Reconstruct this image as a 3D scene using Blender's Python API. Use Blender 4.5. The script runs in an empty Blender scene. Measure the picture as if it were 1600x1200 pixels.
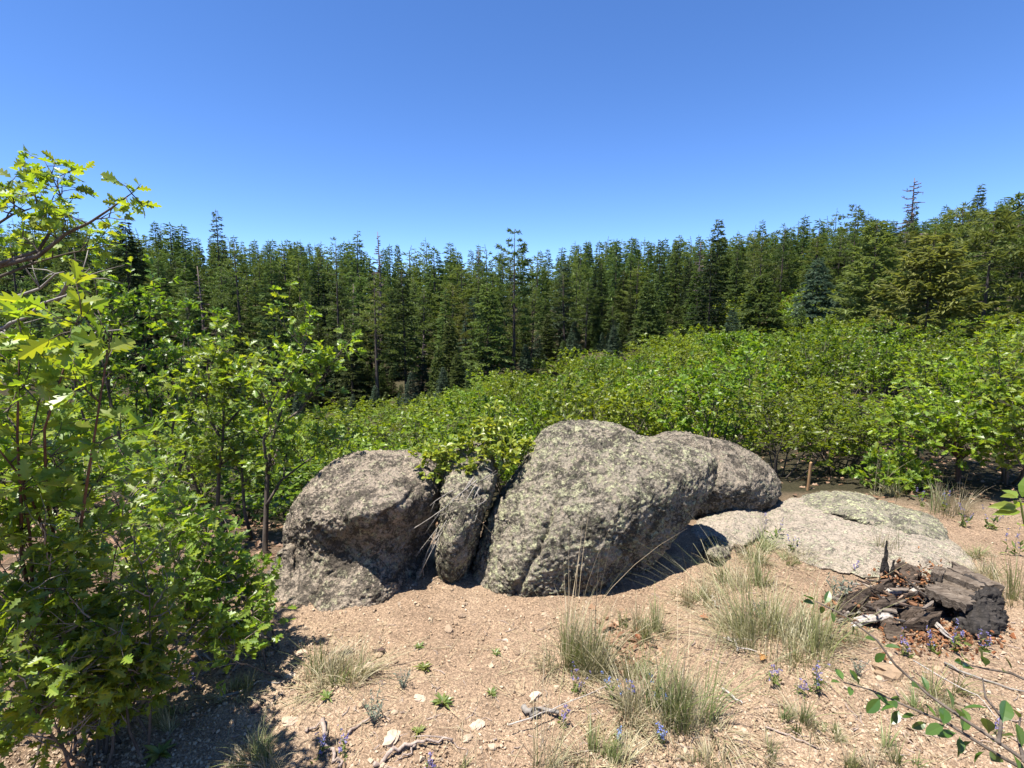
import bpy, math
import numpy as np
from mathutils import Matrix, Vector

# ------------------------------------------------------------------ camera, sky, sun, exposure
scene = bpy.context.scene
COL = scene.collection
FPX = 800.0                      # focal length in pixels of the 1600 px wide photograph
HORIZON = 500.0
CAM_Z = 1.6
PITCH = math.atan((600.0 - HORIZON) / FPX)
cam_d = bpy.data.cameras.new("camera")
cam_d.sensor_width = 36.0
cam_d.lens = 36.0 * FPX / 1600.0
cam_d.clip_start = 0.05
cam_d.clip_end = 3000.0
cam = bpy.data.objects.new("camera", cam_d)
COL.objects.link(cam)
cam.location = (0, 0, CAM_Z)
cam.rotation_euler = (math.pi / 2 - PITCH, 0, 0)
scene.camera = cam

SUN_TO = Vector((-0.24, -0.18, 0.94)).normalized()      # direction towards the sun: high, a little behind and left
SUN_EL = math.asin(SUN_TO.z)
SUN_AZ = math.atan2(SUN_TO.x, SUN_TO.y)                # clockwise from +Y
world = bpy.data.worlds.new("World")
scene.world = world
world.use_nodes = True
wt = world.node_tree
wt.nodes.clear()
w_out = wt.nodes.new("ShaderNodeOutputWorld")
w_bg = wt.nodes.new("ShaderNodeBackground")
w_sky = wt.nodes.new("ShaderNodeTexSky")
w_sky.sky_type = 'NISHITA'
w_sky.sun_disc = False
w_sky.sun_elevation = SUN_EL
w_sky.sun_rotation = SUN_AZ
w_sky.altitude = 2600.0
w_sky.air_density = 0.8
w_sky.dust_density = 0.0
w_sky.ozone_density = 2.0
w_gam = wt.nodes.new("ShaderNodeHueSaturation")
w_gam.inputs["Hue"].default_value = 0.507
w_gam.inputs["Saturation"].default_value = 1.2
w_gam.inputs["Value"].default_value = 1.1
wt.links.new(w_sky.outputs[0], w_gam.inputs["Color"])
wt.links.new(w_gam.outputs[0], w_bg.inputs[0])
w_bg.inputs[1].default_value = 0.094
wt.links.new(w_bg.outputs[0], w_out.inputs[0])

sun_d = bpy.data.lights.new("sun", 'SUN')
sun_d.energy = 5.0
sun_d.angle = math.radians(0.53)
sun_d.color = (1.0, 0.955, 0.88)
sun = bpy.data.objects.new("sun", sun_d)
COL.objects.link(sun)
sun.rotation_euler = SUN_TO.to_track_quat('Z', 'Y').to_euler()
sun.location = (-20, 10, 40)

scene.view_settings.view_transform = 'Standard'
scene.view_settings.look = 'None'
scene.view_settings.gamma = 1.0
scene.view_settings.use_curve_mapping = False
scene.view_settings.exposure = 1.5
scene.render.engine = 'CYCLES'
scene.cycles.max_bounces = 8
scene.cycles.diffuse_bounces = 3
scene.cycles.transmission_bounces = 4
scene.cycles.caustics_reflective = False
scene.cycles.caustics_refractive = False

R0 = np.random.default_rng(11)

# ------------------------------------------------------------------ noise
def _h(ix, iy, iz, seed):
    n = (ix.astype(np.int64) * 374761393 + iy.astype(np.int64) * 668265263 + iz.astype(np.int64) * 2147483647 + seed * 1274126177) & 0xffffffff
    n = ((n ^ (n >> 13)) * 1274126177) & 0xffffffff
    n = ((n ^ (n >> 16)) * 2246822519) & 0xffffffff
    return ((n ^ (n >> 15)) & 0xffffff) / float(0xffffff)

def vnoise(p, seed=0):
    p = np.asarray(p, float)
    f = np.floor(p); t = p - f; t = t * t * t * (t * (t * 6 - 15) + 10)
    f = f.astype(np.int64)
    x, y, z = f[:, 0], f[:, 1], f[:, 2]
    r = 0
    for dx in (0, 1):
        wx = t[:, 0] if dx else 1 - t[:, 0]
        for dy in (0, 1):
            wy = t[:, 1] if dy else 1 - t[:, 1]
            for dz in (0, 1):
                wz = t[:, 2] if dz else 1 - t[:, 2]
                r = r + wx * wy * wz * _h(x + dx, y + dy, z + dz, seed)
    return r * 2 - 1

def fbm(p, octv=4, seed=0, gain=0.5, lac=2.03):
    a, s, r = 1.0, 0.0, 0.0
    q = np.asarray(p, float).copy()
    for k in range(octv):
        r = r + a * vnoise(q, seed + k * 17); s += a; a *= gain; q = q * lac + 13.7
    return r / s

def ridged(p, octv=3, seed=0):
    a, s, r = 1.0, 0.0, 0.0
    q = np.asarray(p, float).copy()
    for k in range(octv):
        r = r + a * (1 - np.abs(vnoise(q, seed + k * 31))); s += a; a *= 0.5; q = q * 2.1 + 5.1
    return r / s

def worley(p, seed=0):
    p = np.asarray(p, float)
    f = np.floor(p).astype(np.int64); best = np.full(len(p), 9.0)
    for dx in (-1, 0, 1):
        for dy in (-1, 0, 1):
            for dz in (-1, 0, 1):
                c = f + np.array([dx, dy, dz])
                q = np.stack([c[:, i] + _h(c[:, 0], c[:, 1], c[:, 2], seed + 7 * i) for i in range(3)], 1)
                best = np.minimum(best, np.sqrt(((p - q) ** 2).sum(1)))
    return best

# ------------------------------------------------------------------ places
CP, SP = math.cos(PITCH), math.sin(PITCH)
def P(px, py, Y):
    """the world point that lies Y metres ahead of the viewpoint in the direction of the photograph's pixel"""
    px = np.asarray(px, float); py = np.asarray(py, float); Y = np.asarray(Y, float)
    u = (px - 800) / FPX; v = (600 - py) / FPX
    dy = v * SP + CP; dz = v * CP - SP
    k = Y / dy
    return np.stack(np.broadcast_arrays(u * k, Y, CAM_Z + dz * k), -1)

def pix(p):
    p = np.asarray(p, float)
    y = p[..., 1] * CP - (p[..., 2] - CAM_Z) * SP
    up = p[..., 1] * SP + (p[..., 2] - CAM_Z) * CP
    y = np.where(y < 0.02, 0.02, y)
    return 800 + FPX * p[..., 0] / y, 600 - FPX * up / y, y

TU = np.array([-1.25, -0.75, -0.4, 0.0, 0.4, 0.75, 1.25])
TY = np.array([0, 3.2, 4.6, 7, 12, 20, 30, 45, 70, 110, 150, 190, 260, 600.])
TZ = np.array([
    [0, 0, 0, 0, 0, 0, 0],
    [0, 0, 0, 0, 0, 0, 0],
    [-.25, -.25, -.35, -.3, 0, 0, .05],
    [-.7, -.9, -1.4, -1.3, -.5, -.12, .1],
    [-1.2, -1.9, -2.7, -2.4, -1.2, -.35, .2],
    [-2, -3.2, -4.0, -3.2, -1.4, -.4, .6],
    [-2.5, -4.5, -5.6, -4.2, -1.5, 0, 2],
    [-1, -4, -6.3, -5.0, -1, 1.5, 5],
    [4, 1, -3.5, -3.5, 1.5, 5, 10],
    [10, 7.5, 4, 3, 5, 10, 16],
    [13, 10.5, 8, 6.5, 9, 14, 20],
    [11, 9, 7.5, 6, 8, 12, 18],
    [2, 0, 0, 0, 0, 3, 5],
    [-10, -10, -10, -10, -10, -10, -10]], float)

def gz0(x, y):
    x = np.asarray(x, float); y = np.asarray(y, float)
    yy = np.clip(y, 0, 599.9)
    u = np.clip(x / np.maximum(yy, 3.0), -1.249, 1.249)
    j = np.clip(np.searchsorted(TY, yy, side='right') - 1, 0, len(TY) - 2)
    i = np.clip(np.searchsorted(TU, u, side='right') - 1, 0, len(TU) - 2)
    a = (yy - TY[j]) / (TY[j + 1] - TY[j]); b = (u - TU[i]) / (TU[i + 1] - TU[i])
    b = b * b * (3 - 2 * b)
    return (TZ[j, i] * (1 - a) + TZ[j + 1, i] * a) * (1 - b) + (TZ[j, i + 1] * (1 - a) + TZ[j + 1, i + 1] * a) * b

def gz(x, y):
    x = np.atleast_1d(np.asarray(x, float)); y = np.atleast_1d(np.asarray(y, float))
    q = np.stack([x, y, 0 * x], 1)
    r = np.sqrt(x * x + y * y)
    n = fbm(q * 1.1, 3, 5) * 0.045 + fbm(q * 5.0 + 3, 2, 9) * 0.012 + fbm(q * 0.12, 2, 21) * np.clip((r - 8) / 30, 0, 1) * 1.2
    return gz0(x, y) + n

def G(x, y):
    return np.array([x, y, gz(x, y)[0]])

def gd(py):
    v = (600 - np.asarray(py, float)) / FPX
    return CAM_Z * (v * SP + CP) / np.maximum(SP - v * CP, 1e-3)

_T = np.geomspace(0.6, 400, 900)
def on_ground(px, py):
    """where the sight line through a pixel meets the ground"""
    pts = P(px, py, _T)
    d = pts[:, 2] - gz(pts[:, 0], pts[:, 1])
    k = np.argmax(d < 0)
    if d[k] >= 0: k = len(_T) - 1
    if k == 0: return G(pts[0, 0], pts[0, 1])
    f = d[k - 1] / (d[k - 1] - d[k])
    p = pts[k - 1] * (1 - f) + pts[k] * f
    return G(p[0], p[1])

# ------------------------------------------------------------------ mesh helpers
def mesh_np(name, V, F, mat=None, smooth=False):
    V = np.ascontiguousarray(V, np.float32); F = np.ascontiguousarray(F, np.int32)
    k = F.shape[1]
    me = bpy.data.meshes.new(name)
    me.vertices.add(len(V)); me.vertices.foreach_set("co", V.ravel())
    me.loops.add(F.size); me.loops.foreach_set("vertex_index", F.ravel())
    me.polygons.add(len(F))
    me.polygons.foreach_set("loop_start", np.arange(0, F.size, k, dtype=np.int32))
    me.polygons.foreach_set("loop_total", np.full(len(F), k, np.int32))
    me.polygons.foreach_set("use_smooth", np.full(len(F), bool(smooth)))
    me.update(calc_edges=True)
    if mat: me.materials.append(mat)
    return me

class MB:
    """collects triangles"""
    def __init__(s): s.V = []; s.F = []; s.n = 0
    def add(s, V, F):
        V = np.asarray(V, float).reshape(-1, 3); F = np.asarray(F, int)
        if F.shape[1] == 4: F = np.concatenate([F[:, [0, 1, 2]], F[:, [0, 2, 3]]])
        s.V.append(V); s.F.append(F + s.n); s.n += len(V)
    def get(s):
        if not s.V: return np.zeros((0, 3)), np.zeros((0, 3), int)
        return np.concatenate(s.V), np.concatenate(s.F)
    def mesh(s, name, mat, smooth=False):
        V, F = s.get(); return mesh_np(name, V, F, mat, smooth)

def tube(poly, rad, k=5, cap=True):
    p = np.asarray(poly, float); n = len(p)
    rad = np.broadcast_to(np.asarray(rad, float), (n,))
    t = np.gradient(p, axis=0); t /= np.linalg.norm(t, axis=1)[:, None] + 1e-9
    ref = np.array([0, 0, 1.0]) if abs(t[:, 2]).mean() < 0.8 else np.array([1.0, 0, 0])
    a = np.cross(t, ref); a /= np.linalg.norm(a, axis=1)[:, None] + 1e-9
    b = np.cross(t, a)
    ang = np.arange(k) * 2 * math.pi / k
    V = (p[:, None] + rad[:, None, None] * (np.cos(ang)[None, :, None] * a[:, None] + np.sin(ang)[None, :, None] * b[:, None])).reshape(-1, 3)
    i = np.arange(n - 1)[:, None] * k; j = np.arange(k)[None]; j2 = (j + 1) % k
    F = np.stack([i + j, i + j2, i + k + j2, i + k + j], -1).reshape(-1, 4)
    F = np.concatenate([F[:, [0, 1, 2]], F[:, [0, 2, 3]]])
    if cap:
        V = np.concatenate([V, p[-1:], p[:1]])
        m = n * k; e = np.arange(k); e2 = (e + 1) % k; o = (n - 1) * k
        F = np.concatenate([F, np.stack([o + e, o + e2, np.full(k, m)], 1), np.stack([e2, e, np.full(k, m + 1)], 1)])
    return V, F

def frames(d, n):
    d = d / (np.linalg.norm(d, axis=1)[:, None] + 1e-9)
    n = n - (n * d).sum(1)[:, None] * d
    n = n / (np.linalg.norm(n, axis=1)[:, None] + 1e-9)
    return np.stack([d, np.cross(n, d), n], -1)          # columns: along, across, up

def stamp(pV, pF, R, pos, sc):
    m = len(pos); k = len(pV)
    sc = np.asarray(sc, float)
    sc = np.broadcast_to(sc.reshape(m, -1) if sc.ndim else sc, (m, 3)) if sc.ndim < 2 else sc
    V = np.einsum('mij,mkj->mki', R, pV[None] * sc[:, None, :]) + pos[:, None]
    F = pF[None] + (np.arange(m) * k)[:, None, None]
    return V.reshape(-1, 3), F.reshape(-1, pF.shape[1])

def runit(rng, n):
    v = rng.normal(size=(n, 3)); return v / np.linalg.norm(v, axis=1)[:, None]

# ------------------------------------------------------------------ object helpers
def link(name, me, parent=None, loc=None):
    o = bpy.data.objects.new(name, me); COL.objects.link(o)
    if parent is not None: o.parent = parent
    if loc is not None: o.location = loc
    return o

def tag(o, label=None, cat=None, group=None, kind=None):
    if label: o["label"] = label
    if cat: o["category"] = cat
    if group: o["group"] = group
    if kind: o["kind"] = kind
    return o

def thing(name, label, cat, loc=(0, 0, 0), rz=0.0, group=None):
    o = link(name, None); o.location = loc; o.rotation_euler = (0, 0, rz); o.empty_display_size = 0.2
    return tag(o, label, cat, group)

def dup(root, loc, rz=0.0, s=(1, 1, 1), label=None, group=None):
    r = root.copy(); COL.objects.link(r)
    r.location = loc; r.rotation_euler = (0, 0, rz); r.scale = s
    if label: r["label"] = label
    if group: r["group"] = group
    for ch in root.children:
        c = ch.copy(); COL.objects.link(c); c.parent = r
        for g in ch.children:
            d = g.copy(); COL.objects.link(d); d.parent = c
    return r

# ------------------------------------------------------------------ materials
class NT:
    def __init__(s, name):
        s.m = bpy.data.materials.new(name); s.m.use_nodes = True
        s.t = s.m.node_tree; s.t.nodes.clear()
        s.out = s.n("ShaderNodeOutputMaterial")
    def n(s, typ, **kw):
        nd = s.t.nodes.new(typ)
        for k, v in kw.items(): setattr(nd, k, v)
        return nd
    def set(s, nd, inp, v):
        if hasattr(v, "is_output") or isinstance(v, bpy.types.NodeSocket): s.t.links.new(v, nd.inputs[inp])
        else:
            i = nd.inputs[inp]
            if i.type == 'RGBA' and len(v) == 3: v = (*v, 1)
            i.default_value = v
    def pos(s):
        return s.n("ShaderNodeTexCoord").outputs["Object"]
    def noise(s, scale, detail=4, rough=0.55, vec=None, dist=0.0):
        nd = s.n("ShaderNodeTexNoise"); s.set(nd, "Scale", scale); s.set(nd, "Detail", detail); s.set(nd, "Roughness", rough); s.set(nd, "Distortion", dist)
        if vec is not None: s.set(nd, "Vector", vec)
        return nd.outputs["Fac"]
    def voro(s, scale, feature='F1', vec=None, out="Distance"):
        nd = s.n("ShaderNodeTexVoronoi", feature=feature); s.set(nd, "Scale", scale)
        if vec is not None: s.set(nd, "Vector", vec)
        return nd.outputs[out]
    def ramp(s, fac, stops, interp='LINEAR'):
        nd = s.n("ShaderNodeValToRGB"); cr = nd.color_ramp; cr.interpolation = interp
        while len(cr.elements) < len(stops): cr.elements.new(0.5)
        for e, (p, c) in zip(cr.elements, stops):
            e.position = p; e.color = (*c, 1) if hasattr(c, "__len__") else (c, c, c, 1)
        s.set(nd, "Fac", fac); return nd.outputs["Color"]
    def mix(s, fac, a, b, mode='MIX'):
        nd = s.n("ShaderNodeMix", data_type='RGBA', blend_type=mode)
        s.t.links.new(fac, nd.inputs[0]) if isinstance(fac, bpy.types.NodeSocket) else setattr(nd.inputs[0], "default_value", fac)
        for i, v in ((6, a), (7, b)):
            if isinstance(v, bpy.types.NodeSocket): s.t.links.new(v, nd.inputs[i])
            else: nd.inputs[i].default_value = (*v, 1)
        return nd.outputs[2]
    def math(s, op, a, b=0.0):
        nd = s.n("ShaderNodeMath", operation=op)
        for i, v in ((0, a), (1, b)):
            if isinstance(v, bpy.types.NodeSocket): s.t.links.new(v, nd.inputs[i])
            else: nd.inputs[i].default_value = v
        return nd.outputs[0]
    def bump(s, h, strength=0.5, dist=0.02, normal=None):
        nd = s.n("ShaderNodeBump"); s.set(nd, "Strength", strength); s.set(nd, "Distance", dist); s.set(nd, "Height", h)
        if normal is not None: s.set(nd, "Normal", normal)
        return nd.outputs[0]
    def principled(s, col, rough=0.8, normal=None, spec=0.3):
        b = s.n("ShaderNodeBsdfPrincipled"); s.set(b, "Base Color", col); s.set(b, "Roughness", rough); s.set(b, "Specular IOR Level", spec)
        if normal is not None: s.set(b, "Normal", normal)
        return b.outputs[0]
    def done(s, sh):
        s.t.links.new(sh, s.out.inputs["Surface"]); return s.m

ALB = 0.64                       # measured colours of lit surfaces brought down to their reflectance
def refl(c, k=ALB): return tuple(v * k for v in c)

def leaf_mat(name, cols, trans=0.42, gloss=0.35, rough=0.45, obj_var=0.25, tint=(1.75, 1.6, 0.5)):
    m = NT(name)
    cols = [refl(c) for c in cols]
    ri = m.n("ShaderNodeNewGeometry").outputs["Random Per Island"]
    ro = m.n("ShaderNodeObjectInfo").outputs["Random"]
    n = len(cols)
    c = m.ramp(ri, [(k / max(n - 1, 1), cols[k]) for k in range(n)])
    hs = m.n("ShaderNodeHueSaturation")
    m.set(hs, "Color", c)
    m.set(hs, "Hue", m.math('ADD', 0.5 - 0.025, m.math('MULTIPLY', ro, 0.04)))
    m.set(hs, "Value", m.math('ADD', 1.0 - obj_var / 2, m.math('MULTIPLY', m.math('FRACT', m.math('MULTIPLY', ro, 7.31)), obj_var)))
    col = hs.outputs[0]
    pb = m.principled(col, rough, spec=gloss)
    tr = m.n("ShaderNodeBsdfTranslucent")
    m.set(tr, "Color", m.mix(1.0, col, tint, 'MULTIPLY'))
    mx = m.n("ShaderNodeMixShader"); mx.inputs[0].default_value = trans
    m.t.links.new(pb, mx.inputs[1]); m.t.links.new(tr.outputs[0], mx.inputs[2])
    return m.done(mx.outputs[0])

def bark_mat(name, a, b, scale=30, stretch=0.15):
    m = NT(name)
    mp = m.n("ShaderNodeMapping"); m.set(mp, "Vector", m.pos()); m.set(mp, "Scale", (1, 1, stretch))
    f = m.noise(scale, 5, 0.65, mp.outputs[0])
    return m.done(m.principled(m.ramp(f, [(0.3, a), (0.7, b)]), 0.9, m.bump(f, 0.7, 0.01), 0.15))

OAK = [(0.065, 0.105, 0.012), (0.12, 0.20, 0.018), (0.195, 0.30, 0.021), (0.26, 0.375, 0.025), (0.165, 0.26, 0.034), (0.33, 0.43, 0.032)]
M_OAK_NEAR = leaf_mat("oak_leaf_near", [(0.14, 0.235, 0.033), (0.19, 0.305, 0.034), (0.26, 0.39, 0.038), (0.17, 0.265, 0.058), (0.34, 0.45, 0.04)], 0.5, 0.6, 0.42)
M_OAK = leaf_mat("oak_leaf_field", OAK, 0.48, 0.4, 0.42, 0.6)
M_OAK_WARM = leaf_mat("crevice_shrub_leaf", [(0.22, 0.33, 0.04), (0.32, 0.44, 0.05), (0.44, 0.5, 0.09), (0.15, 0.24, 0.035)], 0.42, 0.45, 0.4)
M_DARKLEAF = leaf_mat("round_dark_leaf", [(0.05, 0.11, 0.025), (0.075, 0.15, 0.03), (0.1, 0.18, 0.03)], 0.35, 0.6, 0.3)
M_FIR = leaf_mat("fir_needles", [(0.115, 0.17, 0.06), (0.17, 0.24, 0.08), (0.24, 0.32, 0.105)], 0.35, 0.25, 0.55, 0.8, (1.1, 1.1, 0.5))
M_PINE = leaf_mat("pine_needles", [(0.145, 0.195, 0.062), (0.205, 0.26, 0.08), (0.27, 0.325, 0.10)], 0.35, 0.25, 0.5, 0.45, (1.4, 1.4, 0.6))
M_PINE_NEAR = leaf_mat("bushy_pine_needles", [(0.19, 0.235, 0.075), (0.26, 0.31, 0.095), (0.34, 0.39, 0.12)], 0.4, 0.25, 0.5, 0.2, (1.4, 1.4, 0.6))
M_BLUE = leaf_mat("blue_spruce_needles", [(0.10, 0.155, 0.095), (0.14, 0.21, 0.125), (0.19, 0.265, 0.16)], 0.3, 0.25, 0.55, 0.3, (1, 1, 0.8))
M_LIGHTFIR = leaf_mat("light_fir_needles", [(0.115, 0.18, 0.058), (0.16, 0.235, 0.072), (0.205, 0.285, 0.09)], 0.35, 0.25, 0.55, 0.3, (1.1, 1.1, 0.5))
M_DARKFIR = leaf_mat("dark_fir_needles", [(0.035, 0.06, 0.027), (0.05, 0.083, 0.033), (0.07, 0.11, 0.042)], 0.25, 0.25, 0.55, 0.3, (1, 1, 0.5))
M_DRYNEEDLE = leaf_mat("dying_needles", [(0.12, 0.10, 0.07), (0.16, 0.14, 0.10), (0.10, 0.10, 0.06)], 0.15, 0.2, 0.6, 0.3, (1, 1, 0.8))
M_GRASS = leaf_mat("grass_blades", [(0.25, 0.25, 0.12), (0.42, 0.37, 0.21), (0.56, 0.48, 0.30), (0.66, 0.58, 0.40), (0.32, 0.30, 0.16)], 0.3, 0.4, 0.45, 0.2, (1.1, 1.1, 0.6))
M_GRASSGREEN = leaf_mat("green_grass_blades", [(0.18, 0.23, 0.075), (0.26, 0.31, 0.11), (0.38, 0.38, 0.18), (0.2, 0.25, 0.09)], 0.3, 0.4, 0.45, 0.2, (1.1, 1.1, 0.5))
M_STRAW = leaf_mat("dry_straw", [(0.42, 0.35, 0.21), (0.55, 0.47, 0.30), (0.5, 0.42, 0.22)], 0.25, 0.4, 0.5, 0.2, (1, 1, 0.8))
M_GREYPLANT = leaf_mat("grey_green_leaves", [(0.20, 0.24, 0.17), (0.28, 0.32, 0.24), (0.16, 0.21, 0.13), (0.34, 0.33, 0.28)], 0.25, 0.3, 0.6, 0.2, (1, 1, 0.8))
M_ROSETTE = leaf_mat("rosette_leaves", [(0.13, 0.2, 0.045), (0.19, 0.26, 0.06), (0.25, 0.28, 0.08)], 0.35, 0.4, 0.4, 0.2)
M_PETAL = leaf_mat("violet_petals", [(0.25, 0.21, 0.48), (0.34, 0.29, 0.6), (0.45, 0.4, 0.68), (0.24, 0.22, 0.52)], 0.35, 0.2, 0.5, 0.15, (1, 1, 1.1))
M_BLUEPETAL = leaf_mat("blue_petals", [(0.18, 0.24, 0.66), (0.26, 0.34, 0.75), (0.5, 0.55, 0.85)], 0.35, 0.2, 0.5, 0.15, (1, 1, 1.1))
M_LITTER = leaf_mat("fallen_leaves", [(0.20, 0.11, 0.055), (0.32, 0.2, 0.11), (0.44, 0.30, 0.18), (0.15, 0.09, 0.05)], 0.2, 0.3, 0.6, 0.2, (1.1, 1, 0.8))
M_ORANGELEAF = leaf_mat("orange_fallen_leaf", [(0.42, 0.16, 0.05), (0.5, 0.24, 0.09)], 0.2, 0.3, 0.6, 0.2, (1.1, 1, 0.8))
M_BARK = bark_mat("oak_bark", (0.035, 0.028, 0.022), (0.13, 0.105, 0.085))
M_REDBARK = bark_mat("reddish_bark", (0.05, 0.027, 0.02), (0.15, 0.08, 0.055))
M_GREYTWIG = bark_mat("bare_grey_twig", (0.12, 0.105, 0.09), (0.27, 0.245, 0.215))
M_PINEBARK = bark_mat("conifer_bark", (0.03, 0.024, 0.02), (0.10, 0.08, 0.066), 8)
M_SNAG = bark_mat("dead_snag_wood", (0.07, 0.05, 0.045), (0.17, 0.135, 0.12), 8)
M_STICK = bark_mat("weathered_stick", (0.14, 0.10, 0.08), (0.36, 0.29, 0.24), 60)
M_STAKE = bark_mat("pale_stake_wood", (0.2, 0.115, 0.055), (0.3, 0.19, 0.10), 40)
M_PALEWOOD = bark_mat("bleached_wood", (0.2, 0.175, 0.15), (0.42, 0.38, 0.34), 60)

def rock_mat(name, base, dark, pale, lichen, lichen_lo=0.56, dark_hi=0.42, pink=0.0):
    m = NT(name)
    base, dark, pale, lichen = [refl(c, .62) for c in (base, dark, pale, lichen)]
    p = m.pos()
    n1 = m.noise(3.0, 6, 0.6, p); n2 = m.noise(17, 6, 0.7, p, 0.4); n3 = m.noise(42, 5, 0.7, p); n4 = m.noise(120, 3, 0.6, p)
    v = m.voro(70, vec=p, out="Color")
    grain = m.n("ShaderNodeSeparateColor"); m.set(grain, 0, v); g = grain.outputs[0]
    c = m.mix(n1, base, pale)
    c = m.mix(m.math('MULTIPLY', m.ramp(g, [(0.0, 0.0), (0.75, 0.0), (1.0, 1.0)]), 0.55), c, (0.33, 0.26, 0.20))         # feldspar crystals
    c = m.mix(m.math('MULTIPLY', m.ramp(g, [(0.0, 1.0), (0.22, 0.0), (1.0, 0.0)]), 0.6), c, (0.05, 0.045, 0.04))         # mica
    lk = m.ramp(m.math('ADD', m.math('MULTIPLY', n2, 0.62), m.math('MULTIPLY', n3, 0.42)), [(0.0, 0.0), (lichen_lo, 0.0), (lichen_lo + 0.035, 1.0), (1.0, 1.0)])
    c = m.mix(m.math('MULTIPLY', lk, 0.55), c, m.mix(n4, lichen, tuple(min(1, x * 1.35) for x in lichen)))
    dn = m.noise(7.3, 6, 0.7, p, 0.7)
    dk = m.ramp(m.math('ADD', m.math('MULTIPLY', dn, 0.6), m.math('MULTIPLY', m.noise(55, 4, 0.7, p), 0.4)), [(0.0, 1.0), (dark_hi, 1.0), (dark_hi + 0.06, 0.0), (1.0, 0.0)])
    c = m.mix(m.math('MULTIPLY', dk, 0.8), c, dark)
    c = m.mix(0.6, c, m.ramp(m.math('ADD', m.math('MULTIPLY', n4, .6), m.math('MULTIPLY', n3, .4)), [(0.3, 0.1), (0.5, 1.0), (0.72, 2.0)]), 'MULTIPLY')
    h = m.math('ADD', m.math('MULTIPLY', n3, 1.0), m.math('ADD', m.math('MULTIPLY', n4, 0.5), m.math('MULTIPLY', lk, 0.22)))
    return m.done(m.principled(c, 0.92, m.bump(h, 1.0, 0.02), 0.15))

M_ROCK = rock_mat("lichen_granite", (0.30, 0.25, 0.18), (0.05, 0.045, 0.037), (0.44, 0.39, 0.305), (0.47, 0.48, 0.27), 0.525, 0.455)
M_ROCKL = rock_mat("pinkish_lichen_granite", (0.33, 0.262, 0.19), (0.05, 0.043, 0.035), (0.47, 0.395, 0.31), (0.46, 0.45, 0.28), 0.545, 0.465)
M_ROCKB = rock_mat("brown_granite", (0.275, 0.23, 0.172), (0.048, 0.042, 0.034), (0.39, 0.33, 0.255), (0.40, 0.39, 0.26), 0.55, 0.46)
M_SLAB = rock_mat("pale_flat_granite", (0.42, 0.345, 0.265), (0.17, 0.15, 0.12), (0.53, 0.455, 0.36), (0.46, 0.47, 0.30), 0.55, 0.40)
M_LEDGE = rock_mat("yellow_lichen_granite", (0.34, 0.30, 0.22), (0.12, 0.11, 0.09), (0.44, 0.40, 0.30), (0.52, 0.54, 0.29), 0.52, 0.44)

def stone_mat(name, cols):
    m = NT(name)
    cols = [refl(c, .74) for c in cols]
    ri = m.n("ShaderNodeNewGeometry").outputs["Random Per Island"]
    ro = m.n("ShaderNodeObjectInfo").outputs["Random"]
    f = m.math('FRACT', m.math('ADD', ri, ro))
    c = m.ramp(f, [(k / (len(cols) - 1), cols[k]) for k in range(len(cols))])
    n = m.noise(90, 4, 0.6, m.pos())
    c = m.mix(0.5, c, m.ramp(n, [(0.3, 0.6), (0.7, 1.3)]), 'MULTIPLY')
    return m.done(m.principled(c, 0.9, m.bump(n, 0.5, 0.004), 0.2))
M_GRAVEL = stone_mat("granite_gravel", [(0.33, 0.23, 0.145), (0.42, 0.31, 0.20), (0.28, 0.19, 0.12), (0.54, 0.43, 0.31), (0.39, 0.28, 0.18), (0.22, 0.15, 0.10), (0.47, 0.36, 0.25)])
M_PALESTONE = stone_mat("pale_stone", [(0.55, 0.42, 0.31), (0.6, 0.47, 0.35), (0.5, 0.37, 0.26)])
M_DARKSTONE = stone_mat("dark_stone", [(0.10, 0.07, 0.055), (0.14, 0.09, 0.07), (0.085, 0.06, 0.05)])

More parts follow.
